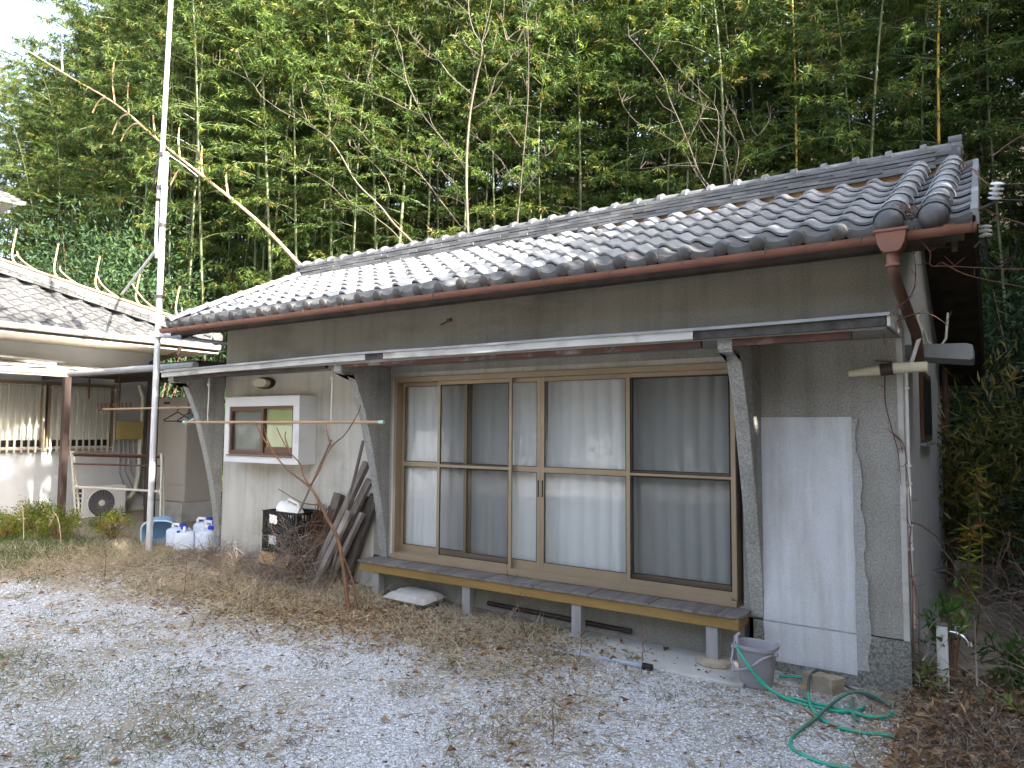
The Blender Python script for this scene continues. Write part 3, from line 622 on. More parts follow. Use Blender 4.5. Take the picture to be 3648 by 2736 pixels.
# side canopy, side window
m = MB(); m.prism([(.0, 2.30), (0, 2.385), (.37, 2.375), (.41, 2.36), (.41, 2.27), (.40, 2.255)], 'y', .30, .80)
obj('side_canopy', m, MT['flashing'], H, bevel=.006, label='small grey canopy on the gable wall')
m = MB(); m.box((.004, 1.35, 1.68), (.03, 2.30, 2.28)); SWN = obj('side_window', m, MT['sash_brown'], H)
m = MB(); m.box((.031, 1.40, 1.73), (.034, 1.80, 2.23)); m.box((.031, 1.85, 1.73), (.034, 2.25, 2.23)); obj('pane', m, MT['black'], SWN)
m = MB(); m.box((-.002, 1.30, 1.64), (.05, 2.35, 1.67)); obj('sill', m, MT['flashing'], SWN)

# ---- glazed sliding doors
DX0, DX1, DZ0, DZ1 = -4.668, -1.126, .481, 2.285
m = MB()
m.box((DX0-.0, -.055, DZ1-.05), (DX1, .10, DZ1)); m.box((DX0, -.045, DZ0), (DX0+.035, .10, DZ1-.051)); m.box((DX1-.035, -.045, DZ0), (DX1, .10, DZ1-.051))
m.box((DX0, -.062, DZ0-.05), (DX1, .10, DZ0-.004)); m.box((DX0+.035, -.062, DZ0-.004), (DX1-.035, -.05, DZ0+.012)); m.box((DX0+.035, -.006, DZ0-.004), (DX1-.035, .004, DZ0+.016)); m.box((DX0+.035, .04, DZ0-.004), (DX1-.035, .05, DZ0+.016))
FRM = obj('door_frame', m, MT['sash'], H, bevel=.003)
m = MB(); m.box((-4.72, -.012, .47), (DX0-.001, .05, 2.30)); m.box((-4.72, -.012, 2.287), (DX1+.02, .05, 2.335)); obj('door_casing', m, MT['cream'], H)
def sash(name, x0, x1, y, th=.032, z0=DZ0+.012, z1=DZ1-.052, st=.038, bot=.075, rail=1.395, rh=.05, infill='glass'):
    m = MB(); y0, y1 = y-th/2, y+th/2
    m.box((x0, y0, z0), (x0+st, y1, z1)); m.box((x1-st, y0, z0), (x1, y1, z1))
    m.box((x0+st, y0+.001, z0), (x1-st, y1-.001, z0+bot)); m.box((x0+st, y0+.001, z1-.038), (x1-st, y1-.001, z1)); m.box((x0+st, y0+.002, rail-rh/2), (x1-st, y1-.002, rail+rh/2))
    o = obj(name, m, MT['sash'], H, bevel=.002)
    for a, b in ((z0+bot, rail-rh/2), (rail+rh/2, z1-.038)):
        if infill == 'glass':
            g = MB(); g.box((x0+st-.004, y-.0025, a-.004), (x1-st+.004, y+.0025, b+.004)); obj('pane', g, MT['glass'], o)
        else:
            g = MB(); g.add([(x0+st-.004, y, a-.004), (x1-st+.004, y, a-.004), (x1-st+.004, y, b+.004), (x0+st-.004, y, b+.004)], [(0, 1, 2, 3)]); obj('screen', g, MT['screen'], o)
        r = MB()
        for (xa, za, xb, zb) in ((x0+st, a, x0+st+.005, b), (x1-st-.005, a, x1-st, b), (x0+st, a, x1-st, a+.005), (x0+st, b-.005, x1-st, b)): r.box((xa, y0-.0005, za), (xb, y0+.006, zb))
        obj('gasket', r, MT['black_rubber'], o)
    return o
W4 = (DX1-DX0-.07)/4; a0 = DX0+.035
s1 = sash('sliding_door', a0, a0+W4+.03, .062)
s2 = sash('sliding_door', a0+W4-.012, a0+2*W4, .012)
s3 = sash('sliding_door', a0+2*W4+.001, a0+3*W4+.012, .012)
s4 = sash('sliding_door', a0+3*W4-.03, DX1-.035, .062)
for s_, x in ((s2, a0+2*W4-.028), (s3, a0+2*W4+.016)):
    m = MB(); m.box((x, -.007, 1.15), (x+.012, -.0035, 1.30)); obj('handle', m, MT['black_rubber'], s_)
sash('screen_door', -4.075, -3.185, -.036, .022, DZ0+.010, DZ1-.052, .034, .035, 1.395, .028, 'screen')
sash('screen_door', -2.035, DX1-.002, -.036, .022, DZ0+.010, DZ1-.052, .036, .05, 1.395, .022, 'screen')
def curtain(x0, x1, y, z0, z1, f0, n=None):
    n = int((x1-x0)/.012); vs = []
    for i in range(n+1):
        x = x0 + (x1-x0)*i/n
        for q in range(7):
            z = z0 + (z1-z0)*q/6; a = .019*(1-.5*q/6)
            ph = x*2*PI/.135 + 2.4*mnoise.noise((x*2.3, q*.12, f0)) 
            vs.append((x + .006*math.cos(ph), y + a*math.sin(ph)*(.7+.8*mnoise.noise((x*3.1, 5, f0))), z))
    m = MB(); m.add(vs, [(i*7+q, i*7+7+q, i*7+8+q, i*7+1+q) for i in range(n) for q in range(6)])
    return m
for x0, x1, f in ((-4.735, -3.78, 1), (-3.80, -2.90, 2), (-2.89, -2.0, 3), (-2.02, -1.13, 4)):
    c_ = obj('curtain', curtain(x0, x1, .110, .50, 2.29, f*3.3), MT['curtain'], H, 0)
# ---- bay window
BX0, BX1, BZ0, BZ1, BD = -7.279, -5.909, 1.345, 2.125, -.25
m = MB(); q = .085
m.box((BX0, BD, BZ0), (BX1, -.0, BZ0+.09)); m.box((BX0, BD, BZ1-.115), (BX1, -.0, BZ1)); m.box((BX0, BD, BZ0+.09), (BX0+q, -.0, BZ1-.115)); m.box((BX1-q-.02, BD, BZ0+.09), (BX1, -.0, BZ1-.115))
BW = obj('bay_window', m, MT['white_clean'], H, bevel=.004)
bx0, bx1, bz0, bz1 = BX0+q, BX1-q-.02, BZ0+.09, BZ1-.115; bm_ = (bx0+bx1)/2 + .02
m = MB(); m.box((bx0, BD+.015, bz0), (bx1, BD+.06, bz0+.03)); m.box((bx0, BD+.015, bz1-.03), (bx1, BD+.06, bz1)); m.box((bx0, BD+.015, bz0+.03), (bx0+.03, BD+.06, bz1-.03)); m.box((bx1-.03, BD+.015, bz0+.03), (bx1, BD+.06, bz1-.03))
m.box((bm_-.02, BD+.02, bz0+.03), (bm_+.02, BD+.07, bz1-.03)); m.box((bm_+.02, BD+.04, bz0+.03), (bx1-.03, BD+.07, bz0+.10)); m.box((bx0+.03, BD+.02, bz0+.03), (bm_-.02, BD+.045, bz0+.055)); m.box((bx0+.03, BD+.02, bz1-.055), (bm_-.02, BD+.045, bz1-.03))
m.box((bx0-.02, BD-.02, bz0-.012), (bx1+.01, BD+.01, bz0-.002))
obj('sash', m, MT['sash_brown'], BW, bevel=.002)
m = MB(); m.box((bx0+.03, BD+.05, bz0+.03), (bx1-.03, BD+.054, bz1-.03)); obj('pane', m, MT['glass'], BW)
m = MB(); m.add([(bx0+.03, BD+.032, bz0+.055), (bm_-.02, BD+.032, bz0+.055), (bm_-.02, BD+.032, bz1-.055), (bx0+.03, BD+.032, bz1-.055)], [(0, 1, 2, 3)]); obj('screen', m, MT['screen'], BW)
m = MB()
for i in range(15):
    z = bz0+.02+i*(bz1-bz0-.03)/15; m.add([(bm_, BD+.062, z+.036), (bx1-.005, BD+.062, z+.036), (bx1-.005, BD+.078, z), (bm_, BD+.078, z)], [(0, 1, 2, 3)]); 
m.box((bm_, BD+.085, bz0), (bx1, BD+.09, bz1))
obj('blind', m, MT['blind'], BW, label='green slatted blind behind the right pane')
m = MB(); m.box((bx0, BD+.066, bz0), (bm_, BD+.072, bz1)); obj('blind', m, MT['blind_grey'], BW, label='dull grey green blind behind the left pane')

# ------------------------------------------------------------------ veranda bench in front of the doors
V = thing('veranda_bench', (-2.95, -.16, .05), 'long low wooden veranda step with grey deck boards under the glazed doors', 'bench')
nb = 22
for i in range(nb):
    xa = -4.885 + i*(3.86/nb); xb = xa + 3.86/nb - .003
    m = MB(); 
    if i == nb-1: m.prism([(xa, -.035), (xa, -.312), (xb-.05, -.312), (xb-.01, -.29), (xb+.01, -.25), (xb, -.035)], 'z', .408, .428)
    elif i == 0: m.prism([(xa+.01, -.035), (xa, -.31), (xb, -.312), (xb, -.035)], 'z', .408, .428)
    else: m.box((xa, -.312-.002*(i % 3), .408), (xb, -.035, .428+.0015*((i*7) % 3-1)))
    obj('deck_board', m, MT['deck'], V, bevel=.002)
m = MB(); m.box((-4.86, -.300, .325), (-1.045, -.262, .4075)); obj('beam', m, MT['beam'], V, bevel=.006)
m = MB(); m.box((-4.86, -.262, .335), (-4.82, -.04, .4075)); m.box((-1.085, -.262, .335), (-1.045, -.04, .4075)); obj('end_beam', m, MT['beam'], V, bevel=.004)
for x, z in ((-4.70, .05), (-3.56, .05), (-2.42, .05), (-1.29, .09)):
    m = MB(); m.box((x, -.285, z), (x+.088, -.20, .3245)); obj('leg', m, MT['post_wood'], V, bevel=.004)
m = MB(); m.lathe([(.09, .03), (.12, .05), (.115, .075), (.08, .092), (.001, .094)], (0, 0, 0), 10); m.xf(Matrix.Translation((-1.245, -.25, 0)) @ Matrix.Diagonal((1.15, .8, 1, 1)))
lone('footing_stone', m, MT['stone'], (-1.245, -.25, .05), 'flat round footing stone under the right end of the veranda step', 'stone', smooth=30)
# ------------------------------------------------------------------ the neighbouring house on the left
NX = -12.6
NH = thing('neighbour_house', (-14.5, -2, .2), 'pale grey neighbouring house with a hipped tile roof and barred window', 'house')
m = MB()
m.box((NX-.15, -7, .33), (NX, -1.25, 3.25)); m.box((NX-.15, 1.10, .33), (NX, 1.78, 3.25)); m.box((NX-.15, -1.25, .33), (NX, 1.10, 1.34)); m.box((NX-.15, -1.25, 2.50), (NX, 1.10, 3.25))
obj('wall', m, MT['grey_wall'], NH)
m = MB(); m.box((-20, 1.63, .3), (NX-.15, 1.78, 3.25)); m.box((-20, -7, .3), (-19.85, 1.63, 3.25)); m.box((-19.85, -7, .3), (NX-.15, -6.85, 3.25)); obj('wall', m, MT['grey_wall'], NH)
m = MB(); m.box((NX-.14, -7, -.1), (NX+.03, 1.80, .33)); obj('plinth', m, MT['concrete'], NH)
# windows with bars
m = MB(); m.box((NX-.10, -1.25, 1.34), (NX+.03, 1.10, 1.40)); m.box((NX-.10, -1.25, 2.45), (NX+.03, 1.10, 2.50))
for y in (-1.25, -.06, .02, 1.05): m.box((NX-.10, y, 1.40), (NX+.03, y+.05, 2.45))
WN = obj('window', m, MT['sash'], NH, bevel=.003)
m = MB(); m.box((NX-.07, -1.2, 1.40), (NX-.06, -.06, 2.45)); m.box((NX-.07, .07, 1.40), (NX-.06, 1.05, 2.45)); obj('pane', m, MT['frosted'], WN)
m = MB(); m.box((NX-.055, -1.2, 1.42), (NX-.05, 1.05, 1.53)); obj('pane', m, MT['black'], WN, label='dark gap below the frosted glass')
for ya, yb in ((-1.22, -.05), (.02, 1.10)):
    m = MB()
    for z in (1.38, 2.40): m.box((NX+.09, ya, z), (NX+.105, yb, z+.022))
    for y in (ya, yb-.012): 
        for z in (1.38, 2.40): m.box((NX+.0, y, z), (NX+.09, y+.012, z+.02))
    G = obj('window_grille', m, MT['pale_bar'], NH)
    n = int((yb-ya)/.105)
    bar = MB(); bar.box((NX+.106, 0, 1.33), (NX+.122, .028, 2.44)); bme = bar.mesh('bar', MT['pale_bar'], off=(NX+.1, 0, 1.3))
    for i in range(n+1): inst('bar', bme, G, (NX+.1, ya+.01+i*(yb-ya-.05)/n, 1.3))
# tile roof, slope facing the yard, hip at the far right corner
EX, EZ, CY, NS = -11.36, 3.26, 2.30, .45
def nz(x): return EZ + NS*(EX-x)
m = MB()
def slab(poly, th):
    b = len(m.v); k = len(poly); m.add(poly + [(x, y, z-th) for x, y, z in poly], [tuple(range(k)), tuple(range(2*k-1, k-1, -1))] + [(i, (i+1) % k, k+(i+1) % k, k+i) for i in range(k)])
slab([(EX+.03, -7.4, EZ-.05), (EX+.03, CY, EZ-.05), (-16, CY-4.67, nz(-16)-.05), (-16, -7.4, nz(-16)-.05)], .07)
slab([(EX+.03, CY+.02, EZ-.05), (-21, CY+.02, EZ-.05), (-16, CY-4.62, nz(-16)-.05)], .07)
NR = obj('roof', m, MT['tile_dark'], NH)
NTH = math.atan(NS); NSX = .2525
ptile = ME_T.copy(); ptile.materials[0] = MT['tile_shaded']
e_t = ME_E.copy(); e_t.materials[0] = MT['tile_shaded']
random.seed(5)
for k in range(16):
    y = CY - .14 - PITCH*k
    for c in range(12):
        x = EX - .02 - NSX*c
        if (EX-x) > CY - y + .05: break
        if y < -1.9: break
        inst('roof_tile' if c else 'eave_tile', ptile if c else e_t, NR, (x, y, nz(x)-.02), (NTH, random.gauss(0, .008), PI/2), None)
# hip: stacked flat tiles and caps down to the corner
m = MB()
hd = Vector((-1, -1, NS)).normalized()
h0 = Vector((EX-.05, CY-.05, EZ+.03)); h1 = h0 + hd*5.2
m.bar(h0+Vector((0, 0, .10)), h1+Vector((0, 0, .10)), .20, .16)
HP = obj('hip', m, MT['tile_shaded'], NH)
hq = hd.to_track_quat('X', 'Z').to_euler()
m = MB(); m.box((-.136, -.10, -.02), (.136, .10, .02)); hm = m.mesh('ridge_tile', MT['tile_shaded'])
sdv = Vector((1, -1, 0)).normalized()
for c in range(3):
    for i in range(18):
        inst('ridge_tile', hm, HP, h0 + hd*(.14+(i+.5*(c % 2))*.283) + Vector((0, 0, .05+c*.047)) + sdv*(.052-.012*c), (hq.x+random.gauss(0, .02), hq.y, hq.z+random.gauss(0, .012)))
m = MB(); m.tube([h0+Vector((0, 0, .185)), h1+Vector((0, 0, .185))], .060, 10); obj('hip_cap', m, MT['tile_shaded'], HP, 40)
m = MB(); m.lathe([(.10, -.03), (.10, .05), (.05, .07)], (EX-.02, CY, EZ+.16), 12, 'x'); obj('hip_end', m, MT['tile_dark'], HP, 40)
m = MB(); m.box((EX-.01, -7.4, 3.115), (EX+.02, CY+.02, 3.235)); m.box((-20, CY-.01, 3.115), (EX-.01, CY+.02, 3.235)); obj('fascia_board', m, MT['cream_board'], NH)
m = MB(); m.box((NX-.0, -7.4, 3.13), (EX-.012, CY-.012, 3.15)); obj('soffit', m, MT['cream_board'], NH)
m = MB(); m.tube([(EX+.075, -7.4, 3.235), (EX+.075, CY, 3.215)], .045, 10); obj('gutter', m, MT['cream_board'], NH, 50)
m = MB(); m.tube([(EX+.06, 1.55, 3.2), (EX+.0, 1.55, 3.06), (NX+.10, 1.70, 2.95), (NX+.06, 1.72, 2.8), (NX+.06, 1.72, .3)], .035, 10); obj('downpipe', m, MT['brown_steel'], NH, 50)
# window canopy
m = MB(); vs = []; n = 60
for i in range(n+1):
    y = -7 + 7.9*i/n
    vs += [(NX+.01, y, 2.80+.010*math.sin(y*2*PI/.19)), (-11.35, y, 2.655+.010*math.sin(y*2*PI/.19)), (-11.35, y, 2.643+.010*math.sin(y*2*PI/.19)), (NX+.01, y, 2.788+.010*math.sin(y*2*PI/.19))]
m.add(vs, [(i*4+j, i*4+(j+1) % 4, i*4+4+(j+1) % 4, i*4+4+j) for i in range(n) for j in range(4)]); CN = obj('window_canopy', m, MT['sheet'], NH)
m = MB(); m.box((-11.40, -7, 2.555), (-11.36, .12, 2.63)); m.box((-11.405, -7, 2.52), (-11.34, -.12, 2.545)); obj('canopy_rail', m, MT['cream_board'], CN, bevel=.003)
m = MB(); m.bar((NX+.03, -.6, 2.83), (-11.5, -.42, 2.72), .16, .035); m.bar((NX+.35, -.9, 2.84), (NX+.30, .1, 2.82), .10, .03); obj('loose_board', m, MT['sheet'], CN)
# upper storey corner far left
m = MB(); m.box((-22, -7, 3.4), (-16.1, -.7, 5.85)); obj('upper_wall', m, MT['grey_wall'], NH)
m = MB(); slab([(-15.0, -7.4, 6.10), (-15.0, .40, 6.10), (-19.5, .40, 7.9), (-19.5, -7.4, 7.9)], .07); UR = obj('upper_roof', m, MT['tile_dark'], NH)
m = MB(); m.add([(-15.1, -7.2, 6.0), (-15.1, .32, 6.0), (-16.1, .25, 5.84), (-16.1, -7.2, 5.84), (-15.1, -7.2, 6.03), (-15.1, .32, 6.03), (-16.1, .25, 5.87), (-16.1, -7.2, 5.87)], [(3,2,1,0),(4,5,6,7),(0,1,5,4),(1,2,6,5),(2,3,7,6),(3,0,4,7)]); obj('soffit', m, MT['cream_board'], UR)
for k in range(5):
    for c in range(4): inst('roof_tile' if c else 'eave_tile', ptile if c else e_t, UR, (-15.02-NSX*c, .26-PITCH*k, 6.09+NS*.9*NSX*c), (.38, 0, PI/2))

# ------------------------------------------------------------------ things beside the neighbour
PR = thing('passage_roof', (-10.2, .6, .2), 'flat dark roof over the passage between the two houses', 'roof')
m = MB(); m.box((-12.50, -.16, 2.60), (-8.05, 2.4, 2.63)); obj('sheet', m, MT['dark_wood'], PR)
m = MB(); m.box((-12.40, -.17, 2.515), (-8.05, -.14, 2.599)); m.box((-12.4, 1.0, 2.53), (-8.05, 1.05, 2.6)); obj('beam', m, MT['brown_steel'], PR)
m = MB(); m.tube([(-11.75, -.21, 2.575), (-8.0, -.21, 2.555)], .046, 12); obj('gutter', m, MT['flashing'], PR, 50)
m = MB(); m.box((-11.29, -.34, .15), (-11.20, -.25, 2.515)); obj('post', m, MT['brown_steel'], PR, bevel=.004)
m = MB(); m.box((-11.03, .86, .15), (-10.90, .98, 2.58)); obj('post', m, MT['brown_steel'], PR, bevel=.004)
m = MB(); m.bar((-11.5, .15, 2.20), (-11.5, .15, 2.59), .022, .022); m.bar((-10.75, .25, 2.05), (-10.75, .25, 2.59), .022, .022); obj('hanger_rod', m, MT['rust'], PR)
m = MB(); m.bar((-11.42, .28, 2.03), (-10.36, .28, 2.03), .03, .035)
for i in range(9): m.bar((-11.4+i*.125, .25, 2.05), (-11.42+i*.125, .25, 2.13), .012, .02)
lone('hook_rail', m, MT['rust'], (-10.9, .28, 2.03), 'dark rusty rail of hooks hanging left of the mast', 'rail')
m = MB(); m.tube([(-10.76, .02, 2.025), (-8.1, .02, 2.025)], .014, 8); lone('laundry_pole', m, MT['culm_dry'], (-9.4, .02, 2.025), 'thin tan pole crossing behind the mast with clothes hangers on it', 'pole')
def hanger(x, y, z, rot, label, mt):
    m = MB(); m.tube([(0, 0, .0), (.0, 0, .03), (.02, 0, .06), (.0, 0, .085), (-.02, 0, .07)], .006, 6)
    m.tube([(0, 0, 0), (.20, 0, -.11), (.19, 0, -.125), (-.19, 0, -.125), (-.20, 0, -.11), (0, 0, 0)], .0085, 6)
    m.xf(Matrix.Translation((x, y, z)) @ Matrix.Rotation(rot, 4, 'Z'))
    return lone('clothes_hanger', m, mt, (x, y, z), label, 'hanger', 'hangers on the laundry pole')
hanger(-8.75, .02, 1.965, .5, 'black plastic clothes hanger turned half sideways beside the mast', MT['black'])
hanger(-8.50, .03, 1.955, .25, 'black plastic clothes hanger between the others on the pole', MT['black'])
hanger(-8.38, .01, 1.95, -.3, 'teal plastic clothes hanger nearest the house on the pole', mat('teal_plastic', (.02, .22, .30), None, 3, .4))
m = MB(); m.bar((-8.45, -.02, 1.80), (-8.25, -.02, 1.87), .07, .03); lone('cloth_peg', m, MT['whitewash'], (-8.35, -.02, 1.83), 'pale plastic clip hanging beside the teal hanger', 'clip')

B = thing('meter_box', (-12.56, 1.34, 1.7), 'ochre yellow steel meter box on the grey wall above thin conduits', 'box')
m = MB(); m.box((NX+.005, 1.115, 1.53), (NX+.14, 1.575, 1.86)); obj('case', m, MT['yellow_box'], B, bevel=.008)
m = MB(); m.box((NX+.142, 1.13, 1.545), (NX+.148, 1.56, 1.845)); obj('door', m, MT['yellow_box'], B, bevel=.002)
m = MB()
for i, y in enumerate((1.20, 1.28, 1.36, 1.46)):
    m.tube([(NX+.06, y, 1.53), (NX+.06, y+.02, 1.25), (NX+.05, y+.02+.03*i, .95), (NX+.05, y+.16+.06*i, .62), (NX+.05, 1.72, .5)], .013, 7)
obj('conduit', m, MT['plastic_grey'], B, 50)

A = thing('outdoor_unit', (-12.35, .83, .2), 'cream outdoor air conditioning unit with a round grey fan grille', 'air conditioner')
m = MB(); m.box((-12.50, .46, .17), (-12.20, 1.18, .735)); obj('body', m, MT['white_metal'], A, bevel=.012)
def xl(m, prof, cy, cz, n=24): return m.lathe(prof, (0, cy, cz), n, 'x')
m = MB(); xl(m, [(.235, -12.199), (.235, -12.185), (.222, -12.185), (.222, -12.2)], .765, .455, 32); obj('fan_ring', m, MT['white_metal'], A, 40)
m = MB(); xl(m, [(.001, -12.1985), (.222, -12.1985)], .765, .455, 32); obj('fan_opening', m, MT['black'], A)
m = MB()
for r_ in np.arange(.06, .22, .018):
    m.tube([(-12.19, .765+r_*math.cos(t), .455+r_*math.sin(t)) for t in np.linspace(0, 2*PI, 25)], .0032, 4, False)
for i in range(24): t = 2*PI*i/24; m.tube([(-12.188, .765+.045*math.cos(t), .455+.045*math.sin(t)), (-12.188, .765+.224*math.cos(t+.3), .455+.224*math.sin(t+.3))], .0032, 4, False)
obj('fan_grille', m, MT['plastic_grey'], A)
m = MB(); xl(m, [(.05, -12.195), (.05, -12.18), (.04, -12.176), (.001, -12.175)], .765, .455, 20); obj('fan_hub', m, MT['white_metal'], A, 40)
m = MB()
for i in range(6): m.box((-12.46, .452, .23+i*.083), (-12.25, .4595, .29+i*.083))
obj('side_vent', m, MT['black'], A)
for y in (.52, 1.02):
    m = MB(); m.box((-12.52, y, .10), (-12.18, y+.11, .169)); obj('foot', m, MT['concrete'], A)
m = MB(); m.tube([(-12.4, 1.18, .45), (-12.35, 1.32, .50), (-12.4, 1.45, .62), (-12.5, 1.55, .9), (-12.5, 1.58, 2.3), (-12.5, 1.50, 2.52)], .038, 10); obj('pipe_lagging', m, MT['pvc'], A, 50)

WH = thing('water_heater', (-10.95, 1.6, .2), 'tall beige water heater cabinet standing in the passage behind the mast', 'water heater')
m = MB(); m.box((-11.55, 1.30, .52), (-10.60, 1.95, 2.26)); obj('cabinet', m, MT['beige_steel'], WH, bevel=.008)
m = MB(); m.box((-11.54, 1.292, 1.98), (-10.61, 1.2995, 2.245)); m.box((-11.54, 1.292, .80), (-10.61, 1.2995, 1.97)); obj('front_panel', m, MT['beige_steel'], WH, bevel=.002)
m = MB(); m.box((-11.54, 1.292, .53), (-10.61, 1.2995, .792)); obj('front_panel', m, MT['beige_steel'], WH, bevel=.002)
m = MB(); m.box((-11.30, 1.288, 2.15), (-11.12, 1.2915, 2.19)); obj('badge', m, MT['brown_steel'], WH)
m = MB(); m.box((-11.60, 1.22, .0), (-10.55, 2.0, .515)); obj('base', m, MT['concrete'], WH, bevel=.008)

RK = thing('drying_rack', (-11, .35, .15), 'ivory plastic pipe drying frame standing round the air conditioning unit', 'drying rack')
def rk(a, b, r=.019, nm='rail'): m = MB(); m.tube([a, b], r, 9); obj(nm, m, MT['pvc'], RK, 50)
for o_ in (0, .10):
    d = Vector((-.07, .10, 0))*(o_/.10)
    rk(Vector((-11.75, .05, 1.33))+d*.4, Vector((-11.60, .10, .13))+d, nm='leg'); rk(Vector((-10.30, .71, 1.31))+d*.4, Vector((-10.18, .66, .18))+d, nm='leg')
    m = MB(); a, b = Vector((-11.75, .05, 1.325-o_*.3))+d*.4, Vector((-10.30, .71, 1.305-o_*.3))+d*.4; m.tube([a, b], .015, 9); obj('rail', m, MT['rust'], RK, 50)
rk((-11.68, .08, .80), (-10.25, .68, .76)); 
m = MB(); m.tube([(-11.72, .07, 1.16), (-10.28, .70, 1.15)], .014, 8); obj('rail', m, MT['rust'], RK, 50)
for p in ((-11.75, .05, 1.325), (-10.30, .71, 1.305), (-11.68, .075, .80), (-10.25, .68, .76)):
    m = MB(); m.lathe([(.027, -.04), (.027, .04)], p, 9); obj('joint', m, MT['pvc'], RK, 40)

BK = thing('laundry_basket', (-9.0, .05, .2), 'pale blue plastic basket lying on its side behind the mast', 'basket')
m = MB()
def ovalring(r0, y, sx=1., sz=1.): return [(r0*sx*math.copysign(abs(math.cos(t))**.6, math.cos(t)), y, r0*sz*math.copysign(abs(math.sin(t))**.6, math.sin(t))) for t in np.linspace(0, 2*PI, 25)[:-1]]
vs = ovalring(.19, -.16, 1.1, 1.) + ovalring(.155, .14, 1.1, 1.) + ovalring(.148, .136, 1.1, 1) + ovalring(.183, -.16, 1.1, 1.)
fs = []
for q in range(3):
    for j in range(24): fs.append((q*24+j, q*24+(j+1) % 24, (q+1)*24+(j+1) % 24, (q+1)*24+j))
fs += [tuple(24+j for j in range(24)), tuple(48+j for j in range(23, -1, -1))]
MXB = Matrix.Translation((-9.0, -.02, .345)) @ Matrix.Rotation(R(52), 4, 'Z') @ Matrix.Rotation(R(12), 4, 'X')
m.add(vs, fs).xf(MXB); obj('body', m, MT['basket_blue'], BK, 40)
m = MB(); pts = ovalring(.192, -.165, 1.1, 1.); m.tube(pts+[pts[0]], .014, 8, False).xf(MXB); obj('rim', m, MT['rim_blue'], BK, 60)
m = MB(); m.tube([(-.06, -.17, .185), (-.09, -.19, .05), (-.09, -.19, -.08), (-.06, -.17, -.19)], .012, 8).xf(MXB); obj('handle', m, MT['rim_blue'], BK, 60)

def jerrycan(x, y, rot, label, hz=.30, s=1.):
    z = gz(x, y)+.005
    J = thing('jerrycan', (x, y, z), label, 'jerrycan', 'water cans beside the house corner')
    T = Matrix.Translation((x, y, z)) @ Matrix.Rotation(rot, 4, 'Z') @ Matrix.Diagonal((s, s, s, 1))
    def rr(hx, hy, zz, r=.05): 
        out = []
        for cx, cy, a in ((hx-r, hy-r, 0), (-hx+r, hy-r, 90), (-hx+r, -hy+r, 180), (hx-r, -hy+r, 270)):
            for j in range(4): t = R(a+j*30); out.append((cx+r*math.cos(t), cy+r*math.sin(t), zz))
        return out
    m = MB(); rs = [rr(.105, .105, .0), rr(.125, .125, .015), rr(.125, .125, hz*.72), rr(.115, .115, hz*.80), rr(.08, .08, hz*.86, .03)]
    vs = sum(rs, []); fs = [(q*16+j, q*16+(j+1) % 16, (q+1)*16+(j+1) % 16, (q+1)*16+j) for q in range(4) for j in range(16)] + [tuple(range(15, -1, -1)), tuple(64+j for j in range(16))]
    m.add(vs, fs)
    m.xf(T); obj('body', m, MT['jug'], J, 50)
    m = MB(); m.tube([(-.095, 0, hz*.80), (-.10, 0, hz*.95), (-.085, 0, hz*1.0), (.0, 0, hz*1.0), (.02, 0, hz*.84)], .02, 8).xf(T); obj('handle', m, MT['bottle'], J, 60)
    m = MB(); m.lathe([(.035, hz*.80), (.035, hz*.92)], (.062, 0, 0), 12).xf(T); obj('neck', m, MT['jug'], J, 60)
    m = MB(); m.lathe([(.045, hz*.90), (.045, hz*1.02), (.038, hz*1.04), (.001, hz*1.045)], (.062, 0, 0), 14).xf(T); obj('cap', m, MT['plastic_blue'], J, 40)
    m = MB(); m.lathe([(.022, hz*.80), (.022, hz*.90), (.001, hz*.905)], (-.085, .07, 0), 10).xf(T); obj('vent_cap', m, MT['plastic_blue'], J, 40)
jerrycan(-8.62, .02, .3, 'blue capped water can nearest the blue basket', .29)
jerrycan(-8.56, .36, .6, 'tallest blue capped water can at the back of the cluster', .34)
jerrycan(-8.33, -.08, 2.6, 'foremost blue capped water can of the cluster', .29)
jerrycan(-8.28, .28, .2, 'blue capped water can behind the foremost one', .33)
jerrycan(-8.05, .08, .1, 'blue capped water can nearest the house wall', .31)

# ------------------------------------------------------------------ mast
PX, PY = -8.42, -.50
MA = thing('antenna_mast', (PX, PY, .13), 'tall silver steel pole standing at the left end of the tiled house', 'mast')
m = MB(); m.tube([(PX, PY, .0), (PX+.02, PY, 2.9), (PX+.045, PY, 5.35)], .0385, 14); obj('pole', m, MT['steel'], MA, 60)
m = MB(); m.tube([(PX-.045, PY-.02, 4.75), (PX-.02, PY-.01, 5.4), (PX+.06, PY, 8.6)], .030, 12); obj('upper_pole', m, MT['steel'], MA, 60)
m = MB()
for x, z in ((PX-.01, 5.30), (PX-.012, 4.86)): m.box((x-.055, PY-.05, z), (x+.065, PY+.045, z+.05))
m.lathe([(.046, 3.42), (.046, 3.46)], (PX+.022, PY, 0), 12); m.lathe([(.045, 4.35), (.045, 4.40)], (PX+.035, PY, 0), 12)
obj('clamp', m, MT['bracket'], MA, 40)
m = MB(); m.tube([(PX+.02, PY, 5.36), (PX+.35, PY+.05, 5.15), (PX+.62, PY+.1, 4.95)], .0075, 6); obj('stay', m, MT['steel'], MA, 60)
m = MB(); m.tube([(PX-.02, PY, 5.38), (PX-.55, PY+.2, 5.30), (PX-.95, PY+.4, 5.2)], .010, 6); obj('stay', m, MT['bracket'], MA, 60)
m = MB(); m.tube([(PX-.05, PY-.03, 4.7), (PX-.055, PY-.03, 4.2), (PX-.02, PY-.03, 3.95)], .022, 8); obj('cable', m, MT['steel'], MA, 60)
m = MB(); m.tube([(PX+.03, PY+.03, 4.20), (-12.6, 1.16, 4.16)], .022, 8); obj('brace', m, MT['steel'], MA, 60)
